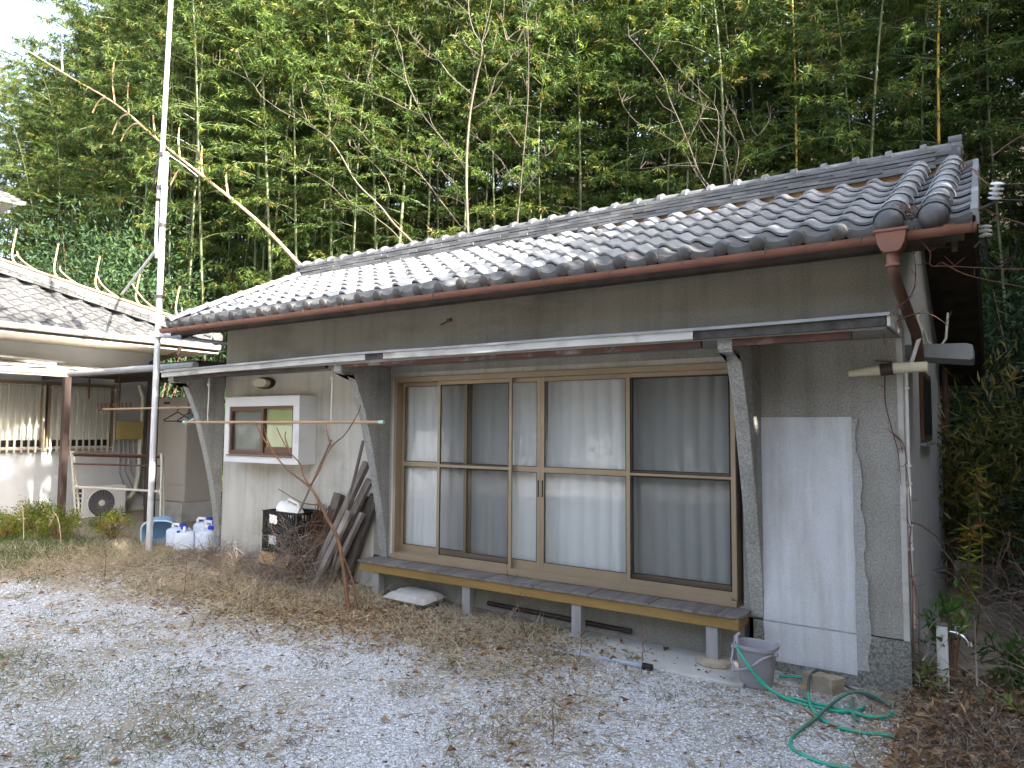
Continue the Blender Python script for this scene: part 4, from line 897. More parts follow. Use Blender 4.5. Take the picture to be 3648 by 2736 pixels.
m = MB(); m.tube([(PX+.0, PY-.02, 2.945), (PX+.4, PY+.24, 2.89), (L_-.0, .05, 2.84)], .024, 10); obj('wall_bracket', m, MT['pvc_grey'], MA, 60)
m = MB(); m.box((PX-.07, PY-.07, 2.90), (PX-.01, PY+.05, 2.985)); m.box((PX+.05, PY-.06, 2.91), (PX+.11, PY+.05, 2.99)); obj('clamp', m, MT['white_metal'], MA, bevel=.006)

# ------------------------------------------------------------------ laundry pole in front of the window
m = MB(); m.tube([(-7.55, -.6, 1.818), (-4.31, -.6, 1.818)], .0145, 10)
LP = thing('laundry_pole', (-5.9, -.6, 1.818), 'long tan laundry pole with mint end caps before the small window', 'pole')
obj('rod', m, MT['culm_dry'], LP, 60)
for x0 in (-7.585, -4.33):
    m = MB(); m.tube([(x0, -.6, 1.818), (x0+.06, -.6, 1.818)], [.019, .019], 10); obj('end_cap', m, mat('mint_cap_%d' % int(-x0), (.38, .62, .52), None, 3, .5), LP, 60)
m = MB()
for i in range(9): x = -6.7+i*.085+random.uniform(-.02, .02); m.tube([(x, -.6, 1.80), (x+.01, -.6, 1.775), (x+.03, -.6, 1.77)], .003, 4)
obj('clip', m, MT['bracket'], LP)
for x, lb in ((-7.09, 'thin white strap hanging from the canopy near the left fin'), (-4.997, 'thin white strap hanging from the canopy before the middle fin')):
    m = MB(); m.tube([(x, -.6, 2.37), (x+.003, -.6, 2.2), (x-.005, -.6, 1.9), (x, -.6, 1.80)], .006, 5); m.lathe([(.014, 2.24), (.02, 2.255), (.014, 2.275)], (x, -.6, 0), 6)
    lone('pole_strap', m, MT['pvc'], (x, -.6, 2.1), lb, 'strap', 'straps holding the laundry pole')

# wall lamps
LM = thing('wall_lamp', (-6.83, -.05, 2.30), 'small oval wall lamp with a dark rim above the small window', 'lamp')
def oval(m, sx, sz, y0, y1, c): 
    n = 20; vs = []
    for y, k in ((y0, 1), (y1, .92)):
        for j in range(n): t = 2*PI*j/n; vs.append((c[0]+sx*k*math.cos(t), y, c[1]+sz*k*math.sin(t)))
    m.add(vs, [(j, (j+1) % n, n+(j+1) % n, n+j) for j in range(n)] + [tuple(range(n)), tuple(range(2*n-1, n-1, -1))])
m = MB(); oval(m, .175, .075, -.001, -.05, (-6.83, 2.30)); obj('rim', m, MT['brown_steel'], LM, 40)
m = MB(); oval(m, .145, .055, -.045, -.10, (-6.83, 2.30)); obj('cover', m, MT['lamp'], LM, 40)
LM2 = thing('tube_lamp', (-.08, -.10, 2.18), 'ivory outdoor tube lamp with a brown middle band at the house corner', 'lamp')
m = MB(); m.tube([(-.315, -.10, 2.163), (-.11, -.10, 2.178)], [.024, .036], 14); m.tube([(-.045, -.10, 2.185), (.162, -.10, 2.19)], [.037, .033], 14); obj('cover', m, MT['lamp'], LM2, 40)
m = MB(); m.tube([(-.118, -.10, 2.178), (-.04, -.10, 2.184)], .041, 16); m.box((-.105, -.10, 2.15), (-.055, -.0, 2.21)); obj('holder', m, MT['brown_steel'], LM2, 40)
m = MB(); m.bar((-.16, -.03, 2.25), (-.05, -.04, 2.235), .02, .012); obj('wire', m, MT['bracket'], LM2)
m = MB(); m.box((-4.0, -.02, 2.83), (-3.95, -.0, 2.86)); m.tube([(-3.98, -.015, 2.84), (-4.07, -.03, 2.80)], .006, 5); lone('wall_hook', m, MT['rust'], (-3.98, -.01, 2.84), 'tiny rusty hook in the upper wall under the eave', 'hook')

# conduit down the corner, insulators and wires
CO = thing('conduit', (.03, .06, 1.5), 'thin white conduit running down the house corner', 'pipe')
m = MB(); m.tube([(.10, .22, 2.60), (.085, .17, 2.55), (.115, .16, 2.47), (.10, .12, 2.40), (.045, .055, 2.20), (.022, .04, 2.16), (.020, .04, 1.62), (.022, .04, .95)], .0145, 8); obj('pipe', m, MT['white_metal'], CO, 60)
m = MB(); m.tube([(.022, .04, .95), (.025, .05, .44)], .011, 8); obj('pipe', m, MT['pvc'], CO, 60)
m = MB()
for z in (2.05, 1.52, 1.40, 1.12, .96): m.box((.0, .018, z), (.04, .06, z+.014))
obj('clip', m, MT['white_metal'], CO)
m = MB(); m.tube([(.10, .22, 2.56), (.14, .3, 2.40), (.20, .34, 2.34), (.25, .36, 2.42), (.26, .5, 2.62)], .008, 6); obj('cable', m, MT['pvc'], CO, 60)
def insulator(p, label, n, tilt):
    I = thing('insulator', p, label, 'insulator', 'insulators at the gable end'); m = MB(); pr = []
    for i in range(n): z = i*.030; pr += [(.016, z), (.040, z+.006), (.040, z+.014), (.016, z+.022)]
    m.lathe(pr, (0, 0, 0), 14).xf(Matrix.Translation(p) @ Matrix.Rotation(tilt, 4, 'X') @ Matrix.Rotation(tilt*.5, 4, 'Y')); obj('ribs', m, MT['white_metal'], I, 30)
    m = MB(); q = Vector(p); m.tube([q+Vector((0, 0, -.02)), q+Vector((-.04, .02, -.03)), Vector((.44, q.y+.02, q.z-.06))], .010, 6); obj('bracket', m, MT['bracket'], I, 60)
insulator((.56, .02, 3.275), 'white ribbed insulator higher up at the gable end', 4, .4)
insulator((.505, .3, 3.10), 'white ribbed insulator lower at the gable end', 3, 0.)
m = MB()
m.tube([(.56, .0, 3.36), (.8, .3, 3.36), (1.6, 1.2, 3.5), (4, 4, 4.4)], .006, 5); m.tube([(.57, .02, 3.27), (.9, .3, 3.28), (2, 1.4, 3.5), (4.5, 4, 4.2)], .006, 5)
m.tube([(.505, .3, 3.10), (.50, .25, 2.93), (.56, .2, 2.86), (.66, .2, 2.93), (.70, .15, 3.1), (.62, .05, 3.26)], .007, 5); m.tube([(.47, .3, 3.06), (.50, .25, 2.90), (.58, .2, 2.84), (.64, .2, 2.92)], .007, 5)
lone('service_wire', m, MT['black'], (.56, .1, 3.2), 'dark service wires looping from the insulators at the gable', 'wire')

# ------------------------------------------------------------------ crates, box, planks
def crate(z0, label):
    x0, x1, y0, y1, h = -6.26, -5.68, -.43, -.07, .222
    K = thing('crate', ((x0+x1)/2, (y0+y1)/2, z0), label, 'crate', 'stacked black crates'); m = MB(); t = .012
    m.box((x0, y0, z0), (x1, y1, z0+.012))
    for z in (z0+.012, z0+.10, z0+h-.03):
        hh = .022 if z < z0+h-.04 else .030
        m.box((x0, y0, z), (x1, y0+t, z+hh)); m.box((x0, y1-t, z), (x1, y1, z+hh)); m.box((x0, y0+t, z), (x0+t, y1-t, z+hh)); m.box((x1-t, y0+t, z), (x1, y1-t, z+hh))
    for i in range(15):
        w_ = .019 if i % 7 else .05
        x = x0 + (x1-x0-w_)*i/14
        m.box((x, y0+.001, z0+.012), (x+w_, y0+t-.001, z0+h-.031)); m.box((x, y1-t+.001, z0+.012), (x+w_, y1-.001, z0+h-.031))
    for i in range(9):
        w_ = .022 if i % 8 else .05
        y = y0 + .012 + (y1-y0-w_-.024)*i/8
        m.box((x0+.001, y, z0+.012), (x0+t-.001, y+w_, z0+h-.031)); m.box((x1-t+.001, y, z0+.012), (x1-.001, y+w_, z0+h-.031))
    m.box((x0+.012, y0+.004, z0+.12), (x0+.10, y0+.010, z0+.19)); m.box((x0+.30, y0+.004, z0+.03), (x1-.05, y0+.010, z0+.10)); m.box((x0-.01, y0-.01, z0+h-.006), (x1+.01, y0+.002, z0+h)); m.box((x0-.01, y1-.002, z0+h-.006), (x1+.01, y1+.01, z0+h))
    obj('body', m, MT['plastic_black'], K)
    m = MB(); m.prism([(x0+.13, z0+.09), (x0+.16, z0+.085), (x0+.18, z0+.092), (x0+.215, z0+.078), (x0+.245, z0+.085), (x0+.25, z0+.12), (x0+.235, z0+.145), (x0+.245, z0+.17), (x0+.21, z0+.175), (x0+.19, z0+.182), (x0+.16, z0+.172), (x0+.125, z0+.185), (x0+.13, z0+.15), (x0+.12, z0+.12)], 'y', y0-.004, y0+.0005)
    obj('printed_emblem', m, MT['print_white'], K)
    return K
crate(.400, 'lower black plastic crate standing on the cardboard box'); crate(.624, 'upper black plastic crate with a white bottle in it')
m = MB(); T = Matrix.Translation((-5.98, -.26, .825)) @ Matrix.Rotation(R(8), 4, 'Z') @ Matrix.Rotation(R(17), 4, 'Y')
BT = thing('white_bottle', (-5.98, -.26, .80), 'white plastic canister lying in the top black crate', 'bottle')
m.tube([(-.17, 0, 0), (-.155, 0, 0), (.08, 0, 0), (.13, 0, .0), (.16, 0, 0), (.20, 0, 0)], [.05, .085, .085, .06, .03, .03], 14).xf(T); obj('body', m, MT['bottle'], BT, 50)
m = MB(); m.tube([(-.10, 0, .08), (-.08, 0, .12), (.05, 0, .12), (.10, 0, .06)], .014, 8).xf(T); obj('handle', m, MT['bottle'], BT, 60)
m = MB(); m.tube([(.20, 0, 0), (.245, 0, 0)], .036, 12).xf(T); obj('cap', m, mat('amber_cap', (.50, .27, .02), None, 3, .4), BT, 50)
m = MB(); m.box((-6.25, -.42, .09), (-5.72, -.08, .395)); m.xf(Matrix.Identity(4))
CB = thing('cardboard_box', (-6, -.25, .1), 'sagging brown cardboard box under the black crates', 'box')
obj('body', m, MT['cardboard'], CB, bevel=.012)
m = MB(); m.add([(-6.25, -.425, .385), (-5.72, -.425, .385), (-5.75, -.52, .27), (-6.20, -.53, .30)], [(0, 1, 2, 3)]); m.add([(-6.25, -.432, .385), (-5.72, -.432, .385), (-5.75, -.527, .27), (-6.20, -.537, .30)], [(3, 2, 1, 0)]); obj('flap', m, MT['cardboard'], CB)
def plank(a, b, w_, t_, label, upv=(0, -1, .3), mt='old_wood'):
    m = MB(); m.bar(a, b, w_, t_, upv); return lone('plank', m, MT[mt], a, label, 'plank', 'old timbers leaning on the middle fin', bevel=.004)
plank((-5.50, -.42, .08), (-4.93, -.16, 1.40), .075, .06, 'thick old grey timber leaning longest against the middle fin')
plank((-5.43, -.38, .08), (-4.90, -.14, 1.22), .09, .045, 'old grey timber right behind the longest one')
plank((-5.39, -.46, .07), (-5.02, -.30, .90), .07, .05, 'pale short grey timber at the front of the leaning pile', mt='timber_pale')
plank((-5.30, -.36, .07), (-4.94, -.20, .88), .05, .05, 'round tan timber rightmost in the leaning pile', mt='timber_pale')
plank((-5.24, -.20, .08), (-4.88, -.08, 1.06), .12, .04, 'broad dark timber at the back of the leaning pile')
plank((-5.64, -.26, .09), (-5.45, -.05, 1.04), .12, .07, 'leftmost dark square timber in the leaning pile')
plank((-5.46, -.22, .09), (-5.30, -.04, .98), .09, .06, 'short dark timber between the mesh bundle and the pile')
plank((-5.40, -.24, .09), (-5.08, -.04, 1.05), .13, .05, 'wide weathered board left of the longest timber')
def rod(a, b, r_, label):
    m = MB(); m.tube([a, (Vector(a)+Vector(b))/2+Vector((.006, 0, 0)), b], r_, 8); return lone('thin_pole', m, MT['old_wood'], a, label, 'pole', 'thin poles leaning on the wall', 60)
rod((-5.92, -.62, .10), (-5.60, -.05, 1.63), .011, 'thin grey pole leaning before the black crates')
rod((-5.22, -.40, .1), (-4.99, -.16, 1.63), .017, 'thin grey pole rising from the leaning timbers')
# roll of rusty wire netting
m = MB(); T = Matrix.Translation((-5.62, -.40, .10)) @ Matrix.Rotation(R(13), 4, 'Y') @ Matrix.Rotation(R(-14), 4, 'X')
for layer, (rr, nn) in enumerate(((.15, 16), (.12, 13), (.08, 9))):
    for i in range(nn):
        t0 = 2*PI*i/nn + layer
        for sgn in (1, -1): m.tube([(rr*math.cos(t0+sgn*z*2.2), rr*math.sin(t0+sgn*z*2.2), z) for z in np.linspace(.02, .86, 10)], .0026, 3, False)
lone('wire_netting', m.xf(T), MT['brush'] if False else MT['twig'], (-5.62, -.4, .1), 'grey brown roll of wire netting leaning by the crates', 'wire netting')

# under the veranda
CBG = MB(); nx_, ny_ = 16, 10; vs = []
for side in (1, -1):
    for i in range(nx_+1):
        for j in range(ny_+1):
            u, v = i/nx_*2-1, j/ny_*2-1; e = (1-abs(u)**4)*(1-abs(v)**4)
            h = .052*max(e, 0)**.35 + .012*mnoise.noise((u*3, v*3, side)) * (e > 0)
            vs.append((u*.27, v*.17, .08 + side*h*(1 if side > 0 else .9)))
kk = (nx_+1)*(ny_+1); fs = []
for q in (0, 1):
    for i in range(nx_):
        for j in range(ny_):
            a = q*kk+i*(ny_+1)+j; f = (a, a+ny_+1, a+ny_+2, a+1); fs.append(f if q == 0 else f[::-1])
CBG.add(vs, fs).xf(Matrix.Translation((-4.15, -.25, .065)) @ Matrix.Rotation(R(-3), 4, 'Z') @ Matrix.Rotation(R(4), 4, 'X'))
lone('cement_bag', CBG, MT['paper'], (-4.15, -.25, .07), 'pale paper cement bag lying under the veranda step', 'bag', smooth=50)
m = MB(); m.tube([(-3.45, -.03, .14), (-2.0, -.03, .11)], .021, 10); lone('black_pipe', m, MT['brown_steel'], (-2.7, -.03, .12), 'dark pipe lying along the wall under the veranda step', 'pipe', smooth=60)
m = MB(); m.tube([(-5.35, -.62, .115), (-5.0, -.63, .105), (-4.2, -.64, .055), (-3.0, -.63, .035), (-2.3, -.61, .030), (-1.95, -.60, .045), (-1.63, -.60, .05)], .020, 10)
PP = thing('drain_pipe', (-3.4, -.62, .08), 'blue grey plastic pipe lying on the gravel before the step', 'pipe'); obj('tube', m, MT['pvc_grey'], PP, 60)
m = MB(); m.tube([(-1.65, -.60, .05), (-1.58, -.60, .05)], .026, 12); obj('end_cap', m, MT['black'], PP, 60)

# ------------------------------------------------------------------ bucket, hose, stone, standpipe
BX, BY, BZ = -.89, -.42, .02
BU = thing('bucket', (BX, BY, BZ), 'grey plastic bucket with a green hose beside the white panel', 'bucket')
m = MB()
def sq(hx, hy, z, e=.55, n=24): return [(BX+hx*math.copysign(abs(math.cos(t))**e, math.cos(t)), BY+hy*math.copysign(abs(math.sin(t))**e, math.sin(t)), BZ+z) for t in np.linspace(0, 2*PI, n+1)[:-1]]
rs = [sq(.100, .085, 0, .7), sq(.104, .088, .008, .7), sq(.128, .108, .25), sq(.143, .122, .252), sq(.143, .122, .275), sq(.134, .114, .277), sq(.126, .106, .262), sq(.100, .085, .02, .7)]
vs = sum(rs, []); fs = [(q*24+j, q*24+(j+1) % 24, (q+1)*24+(j+1) % 24, (q+1)*24+j) for q in range(7) for j in range(24)] + [tuple(range(23, -1, -1)), tuple(7*24+j for j in range(24))]
m.add(vs, fs); obj('body', m, MT['plastic_grey'], BU, 40)
m = MB(); m.tube([(BX-.145, BY-.03, BZ+.235), (BX-.14, BY-.10, BZ+.16), (BX-.10, BY-.145, BZ+.115), (BX, BY-.155, BZ+.15), (BX+.07, BY-.15, BZ+.215), (BX+.13, BY-.06, BZ+.24)], .010, 8); obj('handle', m, MT['plastic_grey'], BU, 60)
m = MB(); m.lathe([(.016, -.01), (.016, .02)], (BX+.136, BY-.055, BZ+.24), 8, 'x'); m.lathe([(.016, -.02), (.016, .01)], (BX-.14, BY-.03, BZ+.235), 8, 'x'); obj('handle_lug', m, MT['plastic_grey'], BU, 40)
NZ = MB(); NZ.tube([(-1.005, -.40, .345), (-1.03, -.41, .315), (-1.01, -.45, .27)], [.012, .018, .016], 10); NZ.tube([(-1.03, -.41, .315), (-1.05, -.40, .26)], .011, 8)
lone('spray_nozzle', NZ, MT['plastic_grey'], (-1.02, -.41, .3), 'grey spray nozzle hooked over the bucket rim', 'nozzle', smooth=50)
HS = thing('garden_hose', (-.4, -.7, .02), 'green garden hose coiled on the gravel right of the bucket', 'hose')
def smoothpath(pts, n=8):
    pts = [Vector(p) for p in pts]; out = []
    for i in range(len(pts)-1):
        p0, p1, p2, p3 = pts[max(i-1, 0)], pts[i], pts[i+1], pts[min(i+2, len(pts)-1)]
        for k in range(n):
            t = k/n; out.append(.5*((2*p1)+(p2-p0)*t+(2*p0-5*p1+4*p2-p3)*t*t+(3*p1-p0-3*p2+p3)*t**3))
    return out + [pts[-1]]
def hose(pts, mt):
    m = MB(); m.tube(smoothpath(pts), .0105, 8); obj('loop', m, MT[mt], HS, 60)
hose([(-1.0, -.50, .285), (-.965, -.565, .27), (-.90, -.60, .20), (-.80, -.60, .10), (-.70, -.575, .035), (-.60, -.545, .022), (-.52, -.545, .018), (-.41, -.553, .02), (-.30, -.561, .018), (-.172, -.583, .018), (-.098, -.54, .02), (-.06, -.46, .02), (-.068, -.40, .02)], 'hose_green')
hose([(-.84, -.60, .11), (-.70, -.60, .045), (-.58, -.60, .018), (-.45, -.60, .016), (-.33, -.60, .02), (-.24, -.50, .02), (-.22, -.42, .02)], 'hose_green')
hose([(.04, -.80, .016), (-.065, -.825, .018), (-.211, -.867, .018), (-.332, -.852, .02), (-.429, -.763, .022), (-.50, -.63, .03), (-.545, -.47, .05)], 'hose_green')
hose([(-.545, -.47, .05), (-.575, -.30, .08), (-.565, -.15, .10), (-.50, -.09, .085), (-.432, -.10, .05), (-.33, -.17, .03), (-.224, -.21, .02), (-.084, -.31, .018)], 'hose_grey')
hose([(-.085, -.32, .02), (-.15, -.27, .04), (-.24, -.27, .06), (-.33, -.37, .06), (-.392, -.60, .045), (-.44, -.876, .03), (-.486, -1.08, .02), (-.490, -1.2, .018)], 'hose_dull')
hose([(-.490, -1.2, .018), (-.475, -1.28, .018), (-.435, -1.33, .018), (-.341, -1.385, .018), (-.239, -1.40, .018), (-.10, -1.37, .018), (.05, -1.30, .018)], 'hose_green')
hose([(-.30, -.36, .03), (-.27, -.55, .02), (-.22, -.70, .018)], 'hose_dull')
hose([(-.80, -.18, .03), (-.66, -.13, .03), (-.60, -.12, .02), (-.52, -.05, .02)], 'hose_green')
m = MB(); m.box((-.62, -.25, .0), (-.40, -.12, .10)); bm = bmesh.new()
me = m.mesh('stone_block', MT['stone'], off=(-.51, -.19, 0)); bm.from_mesh(me); bmesh.ops.subdivide_edges(bm, edges=bm.edges, cuts=3, use_grid_fill=True)
for v in bm.verts: 
    n_ = mnoise.noise_vector(v.co*9)*.016; v.co += n_; v.co.x *= 1 - .8*max(v.co.z-.05, 0); v.co = Matrix.Rotation(R(-22), 3, 'Z') @ v.co
bm.to_mesh(me); bm.free(); me.shade_smooth(); me.set_sharp_from_angle(angle=R(28))
setp(obj('stone_block', me, None, None, loc=(-.51, -.20, 0)), 'rough tan stone block lying among the hose loops', 'stone')
SP = thing('standpipe', (.18, .16, -.02), 'white square standpipe with a wooden top and a chrome tap', 'tap')
m = MB(); m.box((.148, .13, -.1), (.216, .198, .458)); obj('post', m, MT['white_metal'], SP, bevel=.006)
m = MB(); m.box((.145, .127, .4585), (.219, .201, .482)); obj('cap', m, MT['old_wood'], SP, bevel=.004)
m = MB(); m.tube([(.217, .16, .425), (.26, .15, .425), (.29, .145, .415), (.315, .14, .40), (.335, .135, .37)], [.012, .016, .015, .013, .013], 10); m.tube([(.262, .15, .43), (.262, .15, .475)], .011, 8); m.bar((.235, .15, .478), (.295, .148, .47), .022, .010); m.tube([(.335, .135, .385), (.337, .134, .355)], .02, 10); obj('tap', m, MT['chrome'], SP, 50)
m = MB(); m.box((.045, .28, -.05), (.115, .36, .40)); lone('stub_post', m, MT['concrete'], (.08, .32, 0), 'short grey post hidden by vines behind the standpipe', 'post', bevel=.006)
SHADE = [(6.0, -.8, 1.08), (6.8, -4.9, 1.62), (6.4, -7.4, 1.2), (7.0, -9.8, 1.25), (8.4, .8, 1.1), (10.2, -6.6, 1.75), (6.1, 1.3, .98), (5.2, 3.3, .78), (6.4, 5.0, .85), (3.6, 4.9, .8), (3.4, 2.4, .8), (3.6, -2.6, .66), (9.0, 7.5, 1.9), (10.5, 11.5, 2.0), (7.6, 9.6, 1.7)]
# ------------------------------------------------------------------ bamboo grove
CAMP = Vector((.51, -5.52, 1.76))
def bamboo_meshes(seed, H=12., r0=.034, leafn=16):
    rg = np.random.default_rng(seed)
    k = 26; t = np.linspace(0, 1, k); az = rg.uniform(0, 2*PI)
    lean = rg.uniform(.2, .7); arch = rg.uniform(1.0, 2.2)
    cx = (lean*t + arch*np.clip(t-.55, 0, 1)**2*3.2)*math.cos(az); cy = (lean*t + arch*np.clip(t-.55, 0, 1)**2*3.2)*math.sin(az)
    cz = H*(t - .10*np.clip(t-.6, 0, 1)**2*4)
    pts = np.stack([cx, cy, cz], 1)
    m = MB(); rad = r0*(1-t**1.6*.9)
    PP_, RR_ = [], []
    for i in range(k):
        PP_.append(pts[i]); RR_.append(rad[i])
        if i < k-1:
            for f, g in ((.46, 1), (.49, 1.16), (.51, 1.16), (.53, .96)): PP_.append(pts[i]*(1-f)+pts[i+1]*f); RR_.append((rad[i]*(1-f)+rad[i+1]*f)*g)
    m.tube(PP_, RR_, 7, False)
    culm = m
    tw = MB(); P, D, L, W, T = [], [], [], [], []
    nodes_ = np.linspace(.17, .985, 38)
    for q, tt in enumerate(nodes_):
        c = np.array([np.interp(tt, t, pts[:, a]) for a in range(3)])
        for b in range(2 if tt > .4 else 1):
            a = rg.uniform(0, 2*PI); ln = (1.75*(1-abs(tt-.55)*1.15)+.2)*rg.uniform(.6, 1.1)
            d0 = np.array([math.cos(a), math.sin(a), rg.uniform(.25, .75)]); d0 /= np.linalg.norm(d0)
            br = [c + d0*ln*s + np.array([0, 0, -1])*ln*.42*s*s for s in np.linspace(0, 1, 6)]
            tw.tube(br, [.009*(1-.8*s) for s in np.linspace(0, 1, 6)], 3, False)
            for g in range(9):
                s = .22+.78*(g+rg.uniform(0, 1))/9
                p = c + d0*ln*s + np.array([0, 0, -1])*ln*.42*s*s
                ta = rg.uniform(0, 2*PI); td = np.array([math.cos(ta), math.sin(ta), rg.uniform(-.5, .35)])*.7 + d0*.5
                tl = rg.uniform(.12, .38)
                hue = np.clip(rg.normal(.42, .26), 0, .92)
                for j in range(leafn):
                    u = (j+.5)/leafn
                    P.append(p + td*tl*u + np.array([0, 0, -.12])*u*u*tl); dd = td + rg.normal(size=3)*.6 + np.array([0, 0, -.75]); D.append(dd)
                    L.append(rg.uniform(.085, .16)); W.append(rg.uniform(.014, .024)); T.append(min(1, max(0, hue + rg.normal(0, .12) + (.5 if rg.random() < .010 else 0))))
    V_, F_, T_ = leaves(np.array(P), np.array(D), np.array(L), np.array(W), np.array(T))
    return culm, tw, (V_, F_, T_)
BV = []
for s_ in range(6):
    c_, t_, (V_, F_, T_) = bamboo_meshes(100+s_)
    cm = {k_: c_.mesh('culm', MT[k_], 60) for k_ in ('culm', 'culm_gold')}
    BV.append((cm, t_.mesh('branches', MT['culm']), npmesh('foliage', V_, F_, MT['bamboo_leaf'], T_)))
def topz(x, y):
    """how high the grove reaches, seen from the yard: lower where the sky opens at the far left"""
    d = math.hypot(x-CAMP.x, y-CAMP.y); b = math.degrees(math.atan2(-(x-CAMP.x), y-CAMP.y))
    el = 39 - max(0, min(1, (b-61.8)/4.6))*17.
    return CAMP.z + d*math.tan(R(el))
pl = []
random.seed(21)
def try_add(x, y, dmin):
    if any((x-a)**2+(y-b)**2 < dmin*dmin for a, b in pl): return False
    pl.append((x, y)); return True
for i in range(30000):
    x = random.uniform(-37, 5.5); t = min(max((x+9.5)/3., 0), 1); yf = 5.9 + 1.2*t*t*(3-2*t)
    if x < -16: yf = 5.2 + (-16-x)*.10
    y = yf + random.uniform(0, 1)**1.25*8.5
    if x > 3.2 and y > 12.5: continue
    try_add(x, y, .72 if y < yf+4 else .85)
    if len(pl) > 292: break
GOLD = [(-20.2, 7.0, .0), (-2.36, 8.0, .01), (-.19, 7.6, -.02), (-10.75, 8.6, .03)]
def bamboo(x, y, gold, i):
    z = hill(x, y)-.1; h = max(5., min(topz(x, y)*random.uniform(.86, 1.1) - z, 17.)); s = h/11.6
    if gold is not None: s = max(s, 1.02)
    Bm = thing('bamboo', (x, y, z), 'tall leafy green bamboo standing in the grove on the slope behind the houses', 'bamboo', 'bamboos in the grove on the slope')
    if gold is not None: Bm['label'] = ('golden yellow bamboo culm seen through the gap between the two houses', 'golden yellow bamboo culm rising behind the right half of the tiled roof', 'slim golden bamboo culm rising behind the right end of the tiled ridge', 'slim golden leaning bamboo culm behind the middle of the tiled roof')[i]; del Bm['group']
    cm, br, fo = BV[random.randrange(6)]
    a = random.uniform(0, 2*PI)
    tx, ty = (random.gauss(0, .035), random.gauss(0, .035)) if gold is None else (0, gold)
    sw = random.uniform(.85, 1.12) if gold is None else .9
    for nm, me in (('culm', cm['culm' if gold is None else 'culm_gold']), ('branches', br), ('foliage', fo)):
        o = bpy.data.objects.new(nm, me); C.objects.link(o); o.parent = Bm; o.rotation_euler = (tx, ty, a); o.scale = (sw*min(s, 1.25), sw*min(s, 1.25), s)
for i, (x, y) in enumerate(pl): bamboo(x, y, None, i)
for i, (x, y, g) in enumerate(GOLD): bamboo(x, y, g, i)

# the deeper grove, too far in to tell its culms apart
n = 110000; X = rng.uniform(-42, 9, n); Y = rng.uniform(14.5, 19, n) + np.clip(-X-18, 0, 30)*.12; Z = np.array([hill(float(a), float(b)) for a, b in zip(X, Y)]) + rng.uniform(0, 1, n)**.8*9.5
lim = np.array([topz(a, b) for a, b in zip(X, Y)]); k = Z < lim-1.5; X, Y, Z = X[k], Y[k], Z[k]; n = len(X)
D = rng.normal(size=(n, 3)); D[:, 2] -= .5
V_, F_, T_ = leaves(np.stack([X, Y, Z], 1), D, rng.uniform(.20, .34, n), rng.uniform(.05, .085, n), np.clip(rng.normal(.35, .18, n), 0, .9))
o = obj('deep_bamboo_grove', npmesh('deep_bamboo_grove', V_, F_, MT['bamboo_leaf'], T_), None, None, loc=(0, 0, 0)); o['kind'] = 'stuff'; o['label'] = 'dim mass of bamboo leaves deeper in the grove'
# cut bamboo canes
def cane(name, pts, r0, r1, label, stubs, loc, st_r=.013):
    O = thing(name, loc, label, 'bamboo cane', 'cut bamboo canes')
    sp = smoothpath(pts, 6); n = len(sp); PPs, RRs = [], []
    for i, p in enumerate(sp):
        r_ = r0 + (r1-r0)*i/(n-1); PPs.append(p); RRs.append(r_)
        if i < n-1: 
            q = sp[i+1]; PPs += [p.lerp(q, .46), p.lerp(q, .5), p.lerp(q, .54)]; RRs += [r_, r_*1.14, r_]
    m = MB(); m.tube(PPs, RRs, 9); obj('cane', m, MT['culm_dry'], O, 60)
    for s in stubs:
        m = MB(); k = len(s); m.tube(smoothpath(s, 3), [st_r*1.25 - st_r*.35*j/((k-1)*3) for j in range((k-1)*3+1)], 6); obj('cut_branch', m, MT['culm_dry'], O, 60)
CUT = [[(-10.27,4.6,3.97),(-11.78,4.58,5.21),(-13.46,4.66,6.51),(-15.58,4.69,7.92),(-17.87,4.75,9.4),(-20.51,4.8,11.19),(-23.48,4.8,12.85),(-26.4,4.72,14.53)]][0]
st = []
cv = [Vector(p) for p in CUT]
random.seed(9)
for i in range(17):
    f = 2.6 + 4.3*(i+random.uniform(-.8, .8))/17.; a = int(f)
    if random.random() < .22: continue
    p = cv[a].lerp(cv[min(a+1, 7)], f-a)
    if i % 2: l = random.uniform(1.1, 1.75); l *= random.uniform(.5, 1.1); q_ = random.uniform(.6, 1.2); st.append([p, p+Vector((-.35*l, .0, .05*l)), p+Vector((-.75*l, 0, -.12*l*q_)), p+Vector((-1.05*l, 0, -.42*l*q_))])
    else: l = random.uniform(.8, 1.5); st.append([p, p+Vector((-.22*l, .1, .25*l)), p+Vector((-.30*l, .1, .62*l)), p+Vector((-.28*l, .1, 1.0*l))])
cane('cut_cane', CUT, .046, .017, 'long tan cut bamboo leaning over the far side of the roof with curved branch stubs', st, (-10.27, 4.6, 1.0), .022)
hp = [h0 + hd*s + Vector((.02, -.02, .27)) for s in (-.1, .8, 1.8, 2.8, 3.8, 4.8)]
st = []
for i in range(11):
    p = h0 + hd*(.25+i*.36) + Vector((.02, -.02, .275)); l = random.uniform(.35, .62)
    if i % 2: st.append([p, p+Vector((-.10, -.02, .14)), p+Vector((-.12, 0, .34)), p+Vector((-.07, .02, l*1.25))])
    else: st.append([p, p+Vector((-.12, -.10, .10)), p+Vector((-.24, -.20, .24)), p+Vector((-.32*l/.5, -.28*l/.5, l*.85))])
cane('cut_cane', hp, .026, .016, 'tan bamboo cane lying along the neighbouring hip roof with short upright stubs', st, tuple(h0), .014)

